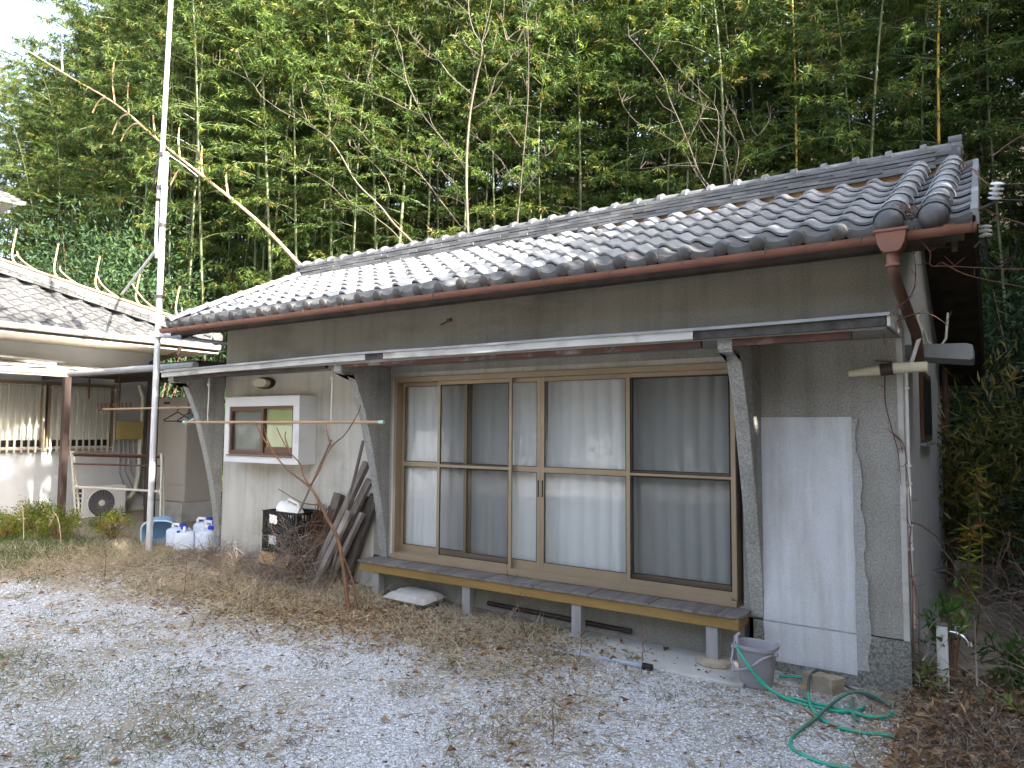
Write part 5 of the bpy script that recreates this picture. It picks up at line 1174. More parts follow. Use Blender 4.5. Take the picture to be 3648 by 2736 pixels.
# bare trees behind the house
def bare_tree(polys, r0, label, mt='bark_pale', tw=True, gx=None, seed=0):
    rd = random.Random(seed); base = Vector(polys[0][0]); 
    x, y = (base.x, base.y) if gx is None else gx
    z = hill(x, y) if y > 2.5 else gz(x, y)
    T = thing('bare_tree', (x, y, z), label, 'tree', 'bare trees behind the tiled house' if y > 2.5 else None)
    main = [Vector((x, y, z-.1)), Vector((x, y, z)).lerp(base, .5)] + [Vector(p) for p in polys[0]]
    mm = MB(); total = sum((main[i+1]-main[i]).length for i in range(len(main)-1))
    sp = smoothpath(main, 4); n = len(sp)
    mm.tube(sp, [max(r0*(1-.88*(i/(n-1))), .008) for i in range(n)], 8); obj('trunk', mm, MT[mt], T, 60)
    tips = [sp[-1]]; m2 = MB()
    def rad_at(p):
        d = min(range(n), key=lambda i: (sp[i]-p).length); return max(r0*(1-.88*(d/(n-1))), .008)
    for pl_ in polys[1:]:
        s = smoothpath(pl_, 4); rr = min(rad_at(s[0])*.7, r0*.55); k = len(s); rr = max(rr, .0095)
        ml = MB(); ml.tube(s, [max(rr*(1-.75*i/(k-1)), .005) for i in range(k)], 6); tips.append(s[-1]); obj('limb', ml, MT[mt], T, 60)
        if tw:
            for i in range(4, k, 5):
                d = (s[i]-s[i-1]).normalized(); e = Vector((rd.uniform(-1, 1), rd.uniform(-.4, .4), rd.uniform(.1, 1))).normalized(); l = rd.uniform(.12, .42)
                m2.tube([s[i], s[i]+(d*.5+e)*l*.5, s[i]+(d*.4+e*.8+Vector((0, 0, .3)))*l], [.008, .006, .004], 4)
    if tw:
        for i in range(int(n*.5), n, 5):
            d = (sp[i]-sp[i-1]).normalized(); e = Vector((rd.uniform(-1, 1), rd.uniform(-.4, .4), rd.uniform(.0, 1))).normalized(); l = rd.uniform(.15, .5)
            m2.tube([sp[i], sp[i]+(d*.5+e)*l*.5, sp[i]+(d*.4+e*.8+Vector((0, 0, .3)))*l], [.009, .007, .004], 4)
        for t_ in tips:
            for j in range(3): e = Vector((rd.uniform(-.6, .6), rd.uniform(-.3, .3), rd.uniform(.2, 1))).normalized(); m2.tube([t_, t_+e*rd.uniform(.1, .3)], [.006, .004], 4)
    if m2.v: obj('twigs', m2, MT[mt], T, 60)['kind'] = 'stuff'
    return T
bare_tree([[(-7.97,5.5,5.03),(-7.96,5.45,5.58),(-7.96,5.37,6.88),(-7.87,5.35,7.93),(-7.65,5.28,8.64),(-7.48,5.19,8.94),(-7.47,5.17,9.18),(-7.71,5.25,9.54),(-7.89,5.32,9.99),(-7.96,5.37,10.45)],[(-7.47,5.17,9.18),(-7.3,5.12,9.56),(-7.19,5.12,9.98)],[(-7.48,5.19,8.94),(-7.19,5.15,8.98),(-6.82,5.08,9.02),(-6.53,5.0,8.85)],[(-6.82,5.08,9.02),(-6.87,5.02,9.34)],[(-6.82,5.08,9.02),(-6.6,5.17,9.18),(-6.25,5.23,9.12)],[(-7.89,5.32,9.99),(-8.3,5.38,10.24),(-8.83,5.44,10.6)],[(-7.89,5.32,9.99),(-8.21,5.25,10.36)],[(-7.48,5.19,8.94),(-7.8,5.15,9.23),(-8.16,5.18,9.52)],[(-7.78,5.35,8.31),(-8.39,5.39,8.89),(-8.78,5.46,9.37),(-9.29,5.54,9.85),(-9.58,5.46,10.19)],[(-8.78,5.46,9.37),(-9.09,5.49,9.55),(-9.48,5.52,9.95)],[(-7.78,5.35,8.05),(-7.42,5.35,8.17),(-7.18,5.28,8.54),(-6.95,5.28,8.65),(-6.66,5.2,8.7)],[(-7.96,5.37,6.88),(-8.32,5.46,7.28),(-8.76,5.53,7.77),(-9.26,5.54,8.35),(-9.48,5.5,8.78),(-9.77,5.58,9.24),(-9.9,5.59,9.72),(-10.09,5.67,10.25),(-10.54,5.74,10.92)],[(-9.26,5.54,8.35),(-9.77,5.54,8.63),(-10.29,5.52,8.97),(-10.97,5.54,9.35),(-11.54,5.53,9.79)],[(-10.74,5.54,9.22),(-10.85,5.47,9.61)],[(-9.77,5.58,9.24),(-10.21,5.54,9.58),(-10.77,5.6,10.06)],[(-9.38,5.5,8.61),(-8.86,5.41,8.48),(-8.6,5.32,8.51)]], .036, 'tallest bare pale tree rising behind the middle of the tiled roof', seed=1)
bare_tree([[(-8.87,5.15,5.25),(-9.13,5.17,5.51),(-9.64,5.13,5.98),(-10.06,5.14,6.43),(-10.76,5.13,7.06),(-11.24,5.1,7.75),(-11.78,5.2,8.3),(-12.44,5.14,8.77),(-13.4,5.12,9.34),(-14.1,5.06,9.87),(-14.63,5.09,10.41),(-16.1,5.04,11.25)],[(-11.78,5.2,8.3),(-11.77,5.17,9.04),(-12.26,5.22,9.39),(-12.65,5.18,9.61)],[(-11.78,5.2,8.3),(-11.51,5.21,8.7),(-11.67,5.29,9.06)],[(-11.9,5.2,8.37),(-12.42,5.12,8.84),(-12.96,5.03,9.28)],[(-14.63,5.09,10.41),(-15.03,5.04,11.19)],[(-11.77,5.17,9.04),(-12.09,5.22,9.68)]], .030, 'bare pale tree leaning far to the left behind the roof', seed=2, gx=(-8.6, 5.7))
bare_tree([[(-9.34,5.3,5.38),(-9.51,5.32,5.54),(-9.87,5.27,5.94),(-10.58,5.24,6.43),(-11.06,5.17,6.7),(-11.58,5.16,7.15),(-12.13,5.07,7.51),(-13.27,5.11,8.09)],[(-10.58,5.24,6.43),(-11.5,5.32,6.69),(-12.13,5.41,6.76)]], .017, 'slender pale stem leaning left just beside the big leaning tree', seed=3, gx=(-9.0, 6.0))
bare_tree([[(-7.9,5.4,5.53),(-8.16,5.45,5.79),(-8.75,5.54,6.43),(-9.15,5.44,6.96),(-9.62,5.4,7.34),(-10.23,5.49,7.66),(-10.83,5.55,8.13),(-11.16,5.53,8.48),(-12.1,5.62,9.21)],[(-10.01,5.4,6.73),(-10.2,5.42,7.16),(-10.82,5.49,7.74),(-11.35,5.45,8.13)],[(-8.89,5.54,6.56),(-8.42,5.48,6.42),(-8.04,5.47,6.21)],[(-8.28,5.48,6.25),(-8.25,5.41,6.63),(-8.62,5.38,6.99),(-9.04,5.47,7.34)]], .016, 'thin bare tree leaning left between the two big bare trees', seed=4, gx=(-8.2, 6.3))
bare_tree([[(-2.94,5.4,5.28),(-3.02,5.37,5.51),(-3.21,5.27,5.79),(-3.38,5.18,6.34),(-3.5,5.11,6.7),(-3.68,5.17,7.13),(-3.76,5.14,7.45),(-4.02,5.1,7.88),(-4.31,5.02,8.27)],[(-3.1,5.37,5.52),(-3.37,5.46,5.95),(-3.57,5.45,6.35),(-3.9,5.39,6.65),(-4.32,5.3,6.94),(-4.54,5.21,7.28)],[(-3.09,5.27,5.71),(-2.92,5.2,6.15),(-2.92,5.24,6.75),(-3.19,5.17,7.15),(-3.45,5.08,7.49)],[(-3.38,5.18,6.34),(-3.11,5.17,6.78)],[(-3.33,5.46,6.01),(-3.72,5.41,6.09),(-4.34,5.51,6.19)],[(-2.92,5.24,6.75),(-3.22,5.16,6.92),(-3.52,5.17,7.18)]], .019, 'bare forked grey tree behind the right half of the roof', 'bark_dull', seed=5)
bare_tree([[(-2.84,5.6,5.38),(-2.83,5.66,5.63),(-2.71,5.64,6.25),(-2.94,5.73,6.64),(-3.02,5.73,6.88)],[(-2.83,5.66,5.63),(-2.94,5.6,6.21),(-3.31,5.58,6.83)],[(-2.7,5.64,6.34),(-2.39,5.54,6.33),(-2.19,5.53,6.54)],[(-2.62,5.64,6.35),(-2.74,5.59,6.75)]], .013, 'small bare tree just right of the forked grey tree', 'bark_dull', seed=6)
bare_tree([[(-6.83,5.5,5.39),(-6.85,5.58,5.96),(-6.85,5.64,6.4),(-6.7,5.64,8.0),(-6.63,5.55,8.82),(-6.62,5.5,9.35),(-6.63,5.45,9.71)],[(-6.86,5.64,7.17),(-7.16,5.59,7.6),(-7.37,5.53,7.95)],[(-6.72,5.64,7.8),(-7.17,5.72,8.11)],[(-7.23,5.64,6.82),(-7.27,5.57,6.98),(-7.76,5.48,7.49)],[(-6.88,5.64,6.37),(-7.46,5.73,6.79)],[(-6.84,5.64,7.02),(-6.31,5.66,6.88)],[(-6.85,5.64,6.26),(-6.64,5.74,6.52)]], .022, 'thin upright dark tree right of the tallest bare tree', 'bark_dull', seed=7)
# the little bare tree leaning in front of the timbers
FT = [[(-4.42, -.86, .10), (-4.62, -.80, .66), (-4.80, -.80, .90), (-4.975, -.80, 1.115), (-5.075, -.8, 1.19), (-5.25, -.8, 1.27), (-5.41, -.8, 1.345), (-5.65, -.78, 1.50), (-5.85, -.78, 1.68), (-5.95, -.78, 1.80)],
 [(-5.03, -.8, 1.17), (-5.13, -.82, 1.29), (-5.18, -.82, 1.40), (-5.32, -.84, 1.52), (-5.45, -.84, 1.65), (-5.53, -.84, 1.76)], [(-5.65, -.78, 1.50), (-5.74, -.8, 1.66), (-5.78, -.8, 1.77)], [(-5.32, -.84, 1.52), (-5.37, -.86, 1.66), (-5.36, -.86, 1.72)],
 [(-5.06, -.8, 1.18), (-4.95, -.78, 1.34), (-4.785, -.78, 1.577), (-4.62, -.76, 1.70), (-4.46, -.75, 1.90), (-4.43, -.75, 1.98)], [(-4.785, -.78, 1.577), (-4.84, -.78, 1.70), (-4.86, -.78, 1.80)], [(-4.89, -.8, 1.02), (-5.1, -.85, 1.03), (-5.4, -.9, 1.15)], [(-4.33, -.84, .08), (-4.40, -.83, .35), (-4.58, -.81, .60)]]
t_ = bare_tree(FT, .023, 'small reddish bare tree leaning left in front of the old timbers', 'bark_red', False, gx=(-4.42, -.86), seed=8)

# ------------------------------------------------------------------ leafy shrubs and trees
def shrub_mesh(seed, Rx, Hh, n, ll, lw, clumps=40, droop=-.3, tmean=.45, tsd=.2, low=.1):
    rg = np.random.default_rng(seed); cl = []
    while len(cl) < clumps:
        p = rg.uniform(-1, 1, 3); r_ = np.linalg.norm(p)
        if r_ < 1 and r_ > .35: cl.append((p[0]*Rx, p[1]*Rx, Hh*(low+(1-low)*(p[2]*.5+.5)), np.clip(rg.normal(tmean, tsd), 0, 1)))
    cl = np.array(cl); ci = rg.integers(0, clumps, n)
    P = cl[ci, :3] + rg.normal(size=(n, 3))*np.array([Rx, Rx, Hh*.5])*.17
    D = (P - np.array([0, 0, Hh*.4]))*.6 + rg.normal(size=(n, 3))*Rx*.7 + np.array([0, 0, droop])*Rx
    T = np.clip(cl[ci, 3] + rg.normal(0, .12, n), 0, 1)
    V_, F_, T_ = leaves(P, D, rg.uniform(.6, 1.2, n)*ll, rg.uniform(.7, 1.2, n)*lw, T)
    st = MB()
    for i in range(min(clumps, 26)): 
        c = Vector(cl[i, :3]); st.tube([(0, 0, -.05), c*.5+Vector((0, 0, .1*Hh)), c], [.010+.006*Rx, .008+.003*Rx, .003], 4, False)
    return V_, F_, T_, st
SHM = {}
def shrub(name, loc, seed, Rx, Hh, n, ll, lw, mt, label, cat='shrub', group=None, clumps=40, scale=1., **kw):
    key = (seed, Rx, Hh, n)
    if key not in SHM:
        V_, F_, T_, st = shrub_mesh(seed, Rx, Hh, n, ll, lw, clumps, **kw); SHM[key] = (npmesh('foliage', V_, F_, MT[mt], T_), st.mesh('stems', MT['twig']))
    O = thing(name, loc, label, cat, group)
    for nm, me in zip(('foliage', 'stems'), SHM[key]):
        o = bpy.data.objects.new(nm, me); C.objects.link(o); o.parent = O; o.rotation_euler = (0, 0, (loc[0]*7.3+loc[1]*3.1) % 6.28); o.scale = (scale,)*3
    return O
# right of the house
shrub('bamboo_grass', (.62, 4.1, -.2), 31, .95, 2.55, 2600, .20, .03, 'sasa', 'yellowing bamboo grass behind the gable wall', 'bamboo grass', None, 60, tmean=.5, tsd=.25)
shrub('bamboo_grass', (1.35, 4.6, .0), 32, 1.0, 2.1, 2400, .20, .03, 'sasa', 'darker bamboo grass further right of the gable wall', 'bamboo grass', None, 60, tmean=.3, tsd=.2)
shrub('evergreen_shrub', (1.35, 2.6, -.3), 33, .75, 1.75, 2600, .11, .035, 'evergreen', 'dark evergreen shrub at the right edge beyond the gable wall', 'shrub', None, 50)
shrub('evergreen_shrub', (.95, 6.2, .3), 34, 1.6, 3.6, 5200, .14, .045, 'evergreen', 'tall dark evergreen shrub on the slope right of the house', 'shrub', None, 70)
shrub('evergreen_shrub', (2.6, 5.6, .2), 35, 1.7, 4.4, 5200, .14, .045, 'evergreen', 'tallest dark evergreen shrub at the right edge of the slope', 'shrub', None, 70)
shrub('evergreen_shrub', (-.4, 7.0, .3), 36, 1.3, 2.6, 4200, .14, .045, 'evergreen', 'dark evergreen shrub behind the right end of the house', 'shrub', None, 60)
shrub('evergreen_shrub', (-17.5, 4.4, .2), 37, 2.2, 6.4, 8000, .17, .055, 'evergreen', 'dark evergreen tree mass beyond the neighbouring roof', 'shrub', None, 90)
shrub('evergreen_shrub', (-21.5, 4.6, .4), 38, 2.6, 7.6, 8000, .18, .06, 'evergreen', 'dark evergreen tree at the far left beyond the roof', 'shrub', None, 90)
shrub('evergreen_shrub', (-13.5, 4.9, .5), 39, 1.5, 2.2, 4000, .15, .05, 'evergreen', 'low dark shrub in the gap between the two houses', 'shrub', None, 50)
shrub('leafy_weed', (.23, .20, -.02), 41, .13, .62, 130, .085, .026, 'fresh', 'green leafy weed growing at the house corner by the standpipe', 'weed', None, 12, low=.55)
shrub('leafy_weed', (.62, .55, -.08), 42, .20, .42, 260, .10, .03, 'fresh', 'bright green weed right of the standpipe', 'weed', None, 16)
shrub('leafy_weed', (.52, .05, -.05), 43, .13, .14, 120, .08, .026, 'fresh', 'low yellow green weed on the ground right of the standpipe', 'weed', None, 10, tmean=.75)
shrub('leafy_weed', (.14, .02, -.02), 44, .07, .26, 60, .09, .02, 'fresh', 'small yellow leaved sprig in front of the standpipe', 'weed', None, 8, tmean=.85)
def tall_weed(base, top, label, seed, hl=(.5, 1.)):
    rg = np.random.default_rng(seed); b, t_ = Vector(base), Vector(top); sp = smoothpath([b, b.lerp(t_, .5)+Vector((.06, 0, .02)), t_], 10)
    O = thing('tall_weed', base, label, 'weed'); m = MB(); m.tube(sp, .006, 5); obj('stem', m, MT['twig'], O, 60)
    P, D, T = [], [], []
    for i, p in enumerate(sp):
        f = i/len(sp)
        if f < hl[0]: continue
        for j in range(7): a = rg.uniform(0, 2*PI); P.append(p); D.append((math.cos(a), math.sin(a)*.8, rg.uniform(-.6, .5))); T.append(np.clip(rg.normal(.45+.3*(f > .8), .2), 0, 1))
    n = len(P); V_, F_, T_ = leaves(np.array(P, dtype=float)-np.array(WL[O]), np.array(D), rg.uniform(.07, .13, n), rg.uniform(.016, .026, n), np.array(T))
    o = bpy.data.objects.new('foliage', npmesh('foliage', V_, F_, MT['weed'], T_)); C.objects.link(o); o.parent = O
tall_weed((.12, .95, -.1), (.34, 1.0, 1.02), 'tall yellow green weed leaning right beside the gable wall', 51, (.25, 1))
tall_weed((.30, 1.5, -.2), (.38, 1.5, 1.45), 'tall withered weed behind the leaning one by the gable wall', 52, (.6, 1))
# left: clump of yellow green weeds before the neighbouring house
for i, (x, y, s, lb) in enumerate(((-11.1, -.75, .74, 'tallest yellow green weed clump before the brown post'), (-10.75, -.55, .40, 'yellow green weed clump before the drying frame'), (-11.35, -1.3, .8, 'yellow green weed clump at the left edge of the picture'), (-9.75, -.28, .64, 'bright green weed clump left of the blue basket'), (-10.3, -.75, .7, 'low reddish weed clump between the taller weed clumps'), (-10.75, -1.25, .55, 'yellow green weed clump nearest the gravel'), (-11.75, -.35, .66, 'yellow green weed clump against the neighbouring wall'))):
    shrub('weed_clump', (x, y, gz(x, y)), 61+i % 2, .40, .62, 1500, .075, .017, 'weed', lb, 'weed', 'weed clumps before the neighbouring house', 34, s, tmean=.42 if i % 2 == 0 else .55, tsd=.25, droop=.1)
# trees outside the picture on the right that shade the yard
for i, (x, y, s) in enumerate(SHADE):
    shrub('evergreen_tree', (x, y, -.3), 71, 1.9, 7.6, 11000, .30, .12, 'evergreen', 'dense dark evergreen tree beside the yard right of the house', 'tree', 'evergreen trees right of the yard', 90, s, low=.12)
for i, (x, y, s) in enumerate(((-17, -17.5, 1.0), (-13.4, -18.5, 1.1), (-9.8, -18, .95), (-6.4, -18.7, 1.1), (-3, -17.9, .97), (.6, -18.5, 1.08), (4.4, -17.8, 1.0))):
    shrub('evergreen_tree', (x, y, 0), 71, 1.9, 7.6, 11000, .30, .12, 'evergreen', 'dense dark evergreen tree across the yard facing the house', 'tree', 'evergreen trees across the yard', 90, s, low=.12)

# ------------------------------------------------------------------ ground cover: pebbles, dead leaves, straw, grass, brush
def stuff(name, V_, F_, T_, mt, label):
    o = obj(name, npmesh(name, V_, F_, MT[mt], T_), None, None, loc=(0, 0, 0)); o['kind'] = 'stuff'; o['label'] = label; return o
def view_points(n, x0, x1, y0, y1, dens):
    X = rng.uniform(x0, x1, n*4); Y = rng.uniform(y0, y1, n*4); k = rng.random(n*4) < dens(X, Y); X, Y = X[k][:n], Y[k][:n]; return X, Y
dist = lambda X, Y: np.hypot(X-CAMP.x, Y-CAMP.y)
X, Y = view_points(42000, -8.5, .4, -4.2, -.35, lambda X, Y: np.clip((3.4/dist(X, Y))**2.0, 0, 1))
Z = gza(X, Y); n = len(X); s_ = rng.uniform(.004, .0105, n)*(.75+.06*dist(X, Y))
O8 = np.array([(1, 0, 0), (0, 1, 0), (-1, 0, 0), (0, -1, 0), (0, 0, .8), (0, 0, -.5)], dtype=float)
V_ = O8[None]*s_[:, None, None]*rng.uniform(.6, 1.35, (n, 6, 1)); a = rng.uniform(0, 2*PI, n)
V_ = np.stack([V_[..., 0]*np.cos(a)[:, None]-V_[..., 1]*np.sin(a)[:, None], V_[..., 0]*np.sin(a)[:, None]+V_[..., 1]*np.cos(a)[:, None], V_[..., 2]], -1) + np.stack([X, Y, Z+.003], 1)[:, None]
F8 = np.array([(0, 1, 4), (1, 2, 4), (2, 3, 4), (3, 0, 4)]); F_ = (F8[None] + (np.arange(n)*6)[:, None, None]).reshape(-1, 3)
stuff('gravel', V_.reshape(-1, 3), F_, np.repeat(np.clip(rng.normal(.6, .25, n), 0, 1), 6), 'pebble', 'pale grey crushed stone spread over the yard')
def band(X, Y):   # where dead plants gather
    nz_ = np.array([mnoise.noise((float(a)*.9, float(b)*.9, 5.)) + .5*mnoise.noise((float(a)*2.6, float(b)*2.6, 9.)) for a, b in zip(X, Y)])
    h = np.clip((Y+1.75)/1.0, 0, 1)*np.clip((-1.3-X)/1.2, 0, 1)*np.clip(1-(Y+.35)/.3, 0, 1)
    h = np.where(X < -5, np.clip((Y+2.2)/.9, 0, 1)*np.clip(1-(Y+.02)/.25, 0, 1), h)
    r_ = np.clip((X+.30)/.4, 0, 1)
    l = np.clip((-6.3-X)/2., 0, 1)*np.clip((Y+2.6)/.6, 0, 1)
    return np.clip(np.maximum(np.maximum(h, r_), l)*.9 + nz_*.55, 0, 1)
def scat(n, x0, x1, y0, y1, f, lo=.0):
    X = rng.uniform(x0, x1, n); Y = rng.uniform(y0, y1, n); k = rng.random(n) < lo+(1-lo)*f(X, Y); return X[k], Y[k]
def loose(X, Y): return np.clip(np.array([mnoise.noise((float(a)*.8+4, float(b)*1.3, 2.)) + .6*mnoise.noise((float(a)*2.4, float(b)*3.2, 7.)) for a, b in zip(X, Y)])*1.5+.12, 0.03, 1)
# dead leaves
X, Y = scat(24000, -9.5, 1.2, -4.3, .1, lambda X, Y: band(X, Y)**1.3, .085); k = ~((X > -7.65) & (X < 0) & (Y > -.03)); X, Y = X[k], Y[k]; n = len(X)
D = rng.normal(size=(n, 3)); D[:, 2] *= .22; Z = gza(X, Y)+.008+rng.uniform(0, .02, n)
big = rng.random(n) < .05
V_, F_, T_ = leaves(np.stack([X, Y, Z], 1), D, np.where(big, rng.uniform(.05, .10, n), rng.uniform(.02, .05, n)), np.where(big, rng.uniform(.025, .045, n), rng.uniform(.008, .022, n)), np.clip(rng.normal(.5, .25, n), 0, 1), .5, np.array([0, 0, 1.6]))
V_[:, 2] = np.maximum(V_[:, 2], np.repeat(Z-.006, 4)); stuff('dead_leaves', V_, F_, T_, 'litter', 'brown and tan dead leaves scattered over the gravel')
# straw: clumped bent stalks
def clumps(nc, per, x0, x1, y0, y1, f, hl, lay, mt, name, label, wid=(.002, .005), spread=.10, bend=.5, tm=.5):
    X, Y = scat(nc, x0, x1, y0, y1, f); k = ~((X > -7.65) & (X < .0) & (Y > -.05)); X, Y = X[k], Y[k]; c = len(X); n = c*per
    cx = np.repeat(X, per)+rng.normal(0, spread, n); cy = np.repeat(Y, per)+rng.normal(0, spread, n)
    k = ~((cx > -7.65) & (cx < .0) & (cy > -.02)); cx, cy = cx[k], cy[k]; n = len(cx)
    D = rng.normal(size=(n, 3)); D[:, 2] = np.abs(D[:, 2])*(1-lay) + (1-lay)*.9 + .05
    P = np.stack([cx, cy, gza(cx, cy)+rng.uniform(0, .02, n)], 1); L = rng.uniform(*hl, n)
    V_, F_, T_ = blades(P, D, L, rng.uniform(*wid, n), np.clip(rng.normal(tm, .25, n), 0, 1), bend)
    lim = np.repeat(P[:, 2], 5)+.002; V_[:, 2] = np.maximum(V_[:, 2], lim); return stuff(name, V_, F_, T_, mt, label)
clumps(3000, 20, -9.6, 1., -3.2, .1, lambda X, Y: band(X, Y)**1.4, (.04, .17), .82, 'straw', 'dry_straw', 'dry pale straw flattened along the edge of the gravel', (.003, .0075))
clumps(700, 14, -9.4, -1.5, -1.9, -.3, lambda X, Y: band(X, Y)**2.*np.clip((-2.6-X)/1.5+.35, 0, 1), (.10, .34), .4, 'straw', 'dry_stalks', 'dry upright straw stalks along the house front', (.002, .004), .07)
clumps(700, 26, -11.6, -8.0, -2.6, .1, lambda X, Y: np.clip((-8.3-X)/.9, 0, 1)*np.clip((Y+2.35)/.5, 0, 1)*np.clip(1-(Y+.9)/.8, 0, 1)*(.4+.6*band(X, Y)), (.05, .16), .3, 'grass', 'short_grass', 'short green grass left of the mast', (.004, .008), .10, .3, .4)
clumps(420, 24, -8, 1.6, -4.0, .2, lambda X, Y: (band(X, Y) > .55)*.5 + .05, (.03, .11), .4, 'grass', 'grass_tufts', 'small green grass tufts poking through gravel and leaves', (.003, .006), .05, .3, .35)
clumps(1500, 26, -5.6, -2.0, -4.6, -2.4, lambda X, Y: np.clip(1.1-np.abs(Y+3.35+.25*(X+3.8))/.75, 0, 1)*loose(X, Y)**.5, (.015, .055), .55, 'grass', 'moss_patch', 'thin mossy grass patch in the foreground gravel', (.003, .006), .10, .3, .6)
# bits of straw and broken stems lying loose in the gravel
X, Y = scat(46000, -8.8, .6, -4.4, -.3, loose); n = len(X); D = rng.normal(size=(n, 3)); D[:, 2] *= .12
V_, F_, T_ = blades(np.stack([X, Y, gza(X, Y)+.009], 1), D, rng.uniform(.02, .11, n), rng.uniform(.004, .010, n), np.clip(rng.normal(.35, .25, n), 0, 1), .3); V_[:, 2] = np.maximum(V_[:, 2], np.repeat(gza(X, Y)+.004, 5)); stuff('straw_bits', V_, F_, T_, 'straw', 'broken bits of dry straw lying loose in the gravel')
# brush tangles: by the crates and in the right hand corner
def brush(name, label, n, cx, cy, sx, sy, h, mt='brush', L=(.2, .7), w=(.003, .006)):
    X = rng.normal(cx, sx, n); Y = rng.normal(cy, sy, n); k = ~((X > -7.65) & (X < .0) & (Y > -.06)); X, Y = X[k], Y[k]; n = len(X)
    D = rng.normal(size=(n, 3)); D[:, 2] = np.abs(D[:, 2])*.9+.1
    P = np.stack([X, Y, gza(X, Y)+rng.uniform(0, h, n)*np.exp(-(((X-cx)/sx)**2+((Y-cy)/sy)**2)/3)], 1)
    V_, F_, T_ = blades(P, D, rng.uniform(*L, n), rng.uniform(*w, n), np.clip(rng.normal(.5, .25, n), 0, 1), .7); V_[:, 2] = np.maximum(V_[:, 2], np.repeat(gza(X, Y), 5)); stuff(name, V_, F_, T_, mt, label)
brush('dry_brush', 'tangle of dead brown stems before the crates and timbers', 1300, -5.62, -.50, .26, .12, .62, L=(.15, .5), w=(.0025, .005))
brush('dead_weeds', 'pile of grey dead weeds against the cream wall left of the crates', 900, -7.0, -.35, .45, .16, .22, L=(.1, .4), w=(.003, .007))
brush('dead_vines', 'heap of brown dead vines at the right corner of the yard', 1500, .42, -.50, .26, .42, .08, 'brush', (.06, .22), (.003, .007))
brush('dead_vines_by_wall', 'brown dead vines climbing between the house corner and the standpipe', 200, .07, .06, .03, .06, .42, 'brush', (.08, .3), (.004, .009))
brush('withered_undergrowth', 'withered undergrowth on the dark bank right of the house', 1100, 1.0, 2.2, .55, 1.3, .7, 'brush', (.3, 1.1), (.004, .010))
X, Y = rng.uniform(.0, .9, 2300), rng.uniform(-1.5, .5, 2300); n = 2300; D = rng.normal(size=(n, 3)); D[:, 2] *= .5
V_, F_, T_ = leaves(np.stack([X, Y, gza(X, Y)+rng.uniform(0, .12, n)], 1), D, rng.uniform(.03, .09, n), rng.uniform(.012, .03, n), np.clip(rng.normal(.35, .25, n), 0, 1)); stuff('corner_leaves', V_, F_, T_, 'litter', 'brown dead leaves heaped at the right corner')
# fallen leaves on the bank seen through the passage
X, Y = rng.uniform(-14, -8.2, 5000), rng.uniform(2.6, 7, 5000); n = 5000; D = rng.normal(size=(n, 3)); D[:, 2] *= .4
V_, F_, T_ = leaves(np.stack([X, Y, np.array([max(hill(a, b), gz(a, b)) for a, b in zip(X, Y)])+.02], 1), D, rng.uniform(.06, .14, n), rng.uniform(.02, .05, n), np.clip(rng.normal(.5, .25, n), 0, 1)); stuff('bank_leaves', V_, F_, T_, 'litter', 'dead leaves lying on the bank behind the passage')
clumps(130, 34, -8.2, .3, -4.3, -.5, lambda X, Y: .25+.75*loose(X, Y), (.02, .085), .55, 'brush', 'withered_tufts', 'small brown withered tufts dotted over the gravel', (.003, .007), .06, .5, .3)
clumps(260, 30, -5.9, -2.2, -1.75, -.45, lambda X, Y: np.clip(1-np.abs(Y+1.05)/.6, 0, 1)*np.clip((-2.0-X)/2., 0, 1), (.03, .13), .75, 'straw', 'tan_straw_band', 'tan broken straw lying before the timbers and the veranda step', (.004, .009), .14, .5, .55)
X, Y = rng.normal(-4.75, .85, 4200), rng.normal(-1.0, .30, 4200); k = Y < -.1; X, Y = X[k], Y[k]; n = len(X); D = rng.normal(size=(n, 3)); D[:, 2] *= .3; Z = gza(X, Y)
V_, F_, T_ = leaves(np.stack([X, Y, Z+.01+rng.uniform(0, .03, n)], 1), D, rng.uniform(.025, .07, n), rng.uniform(.010, .028, n), np.clip(rng.normal(.72, .2, n), 0, 1), .5); V_[:, 2] = np.maximum(V_[:, 2], np.repeat(Z+.004, 4)); stuff('tan_leaves', V_, F_, T_, 'litter', 'drift of tan dead leaves before the timbers and the veranda step')
# single dry weeds standing in the gravel
def dry_weed(x, y, h, seed, label, lean=(0, 0)):
    rg = random.Random(seed); z = gz(x, y); m = MB(); top = Vector((x+lean[0], y+lean[1], z+h)); b = Vector((x, y, z-.01))
    m.tube([b, b.lerp(top, .5)+Vector((.01, 0, 0)), top], [.0035, .003, .0018], 4)
    for i in range(5): 
        p = b.lerp(top, rg.uniform(.35, .95)); e = Vector((rg.uniform(-1, 1), rg.uniform(-.6, .6), rg.uniform(.2, 1))).normalized()*h*rg.uniform(.12, .3); m.tube([p, p+e], [.002, .0013], 3)
        m.lathe([(.001, -.006), (.006, 0), (.001, .006)], tuple(p+e), 5)
    return lone('dry_weed', m, MT['twig'], (x, y, z), label, 'weed', 'dry weed stalks standing in the gravel')
for i, (x, y, h, ln, lb) in enumerate(((-2.62, -.62, .55, (-.22, 0), 'tallest dry weed stalk leaning before the veranda step'), (-1.62, -.70, .34, (.01, 0), 'dry weed stalk before the right end of the veranda step'), (-3.85, -1.45, .22, (-.06, 0), 'thin dark weed stalk in the middle of the gravel'), (-1.55, -2.05, .20, (0, 0), 'single upright dry weed stalk in the foreground gravel'), (-6.0, -1.5, .36, (0, .02), 'reddish dry weed stalk in the gravel below the crates'), (-7.3, -1.6, .34, (.02, 0), 'reddish dry weed stalk in the gravel below the mast'), (-2.1, -.75, .24, (.03, 0), 'short dry weed stalk near the third veranda leg'))): dry_weed(x, y, h, i, lb, ln)
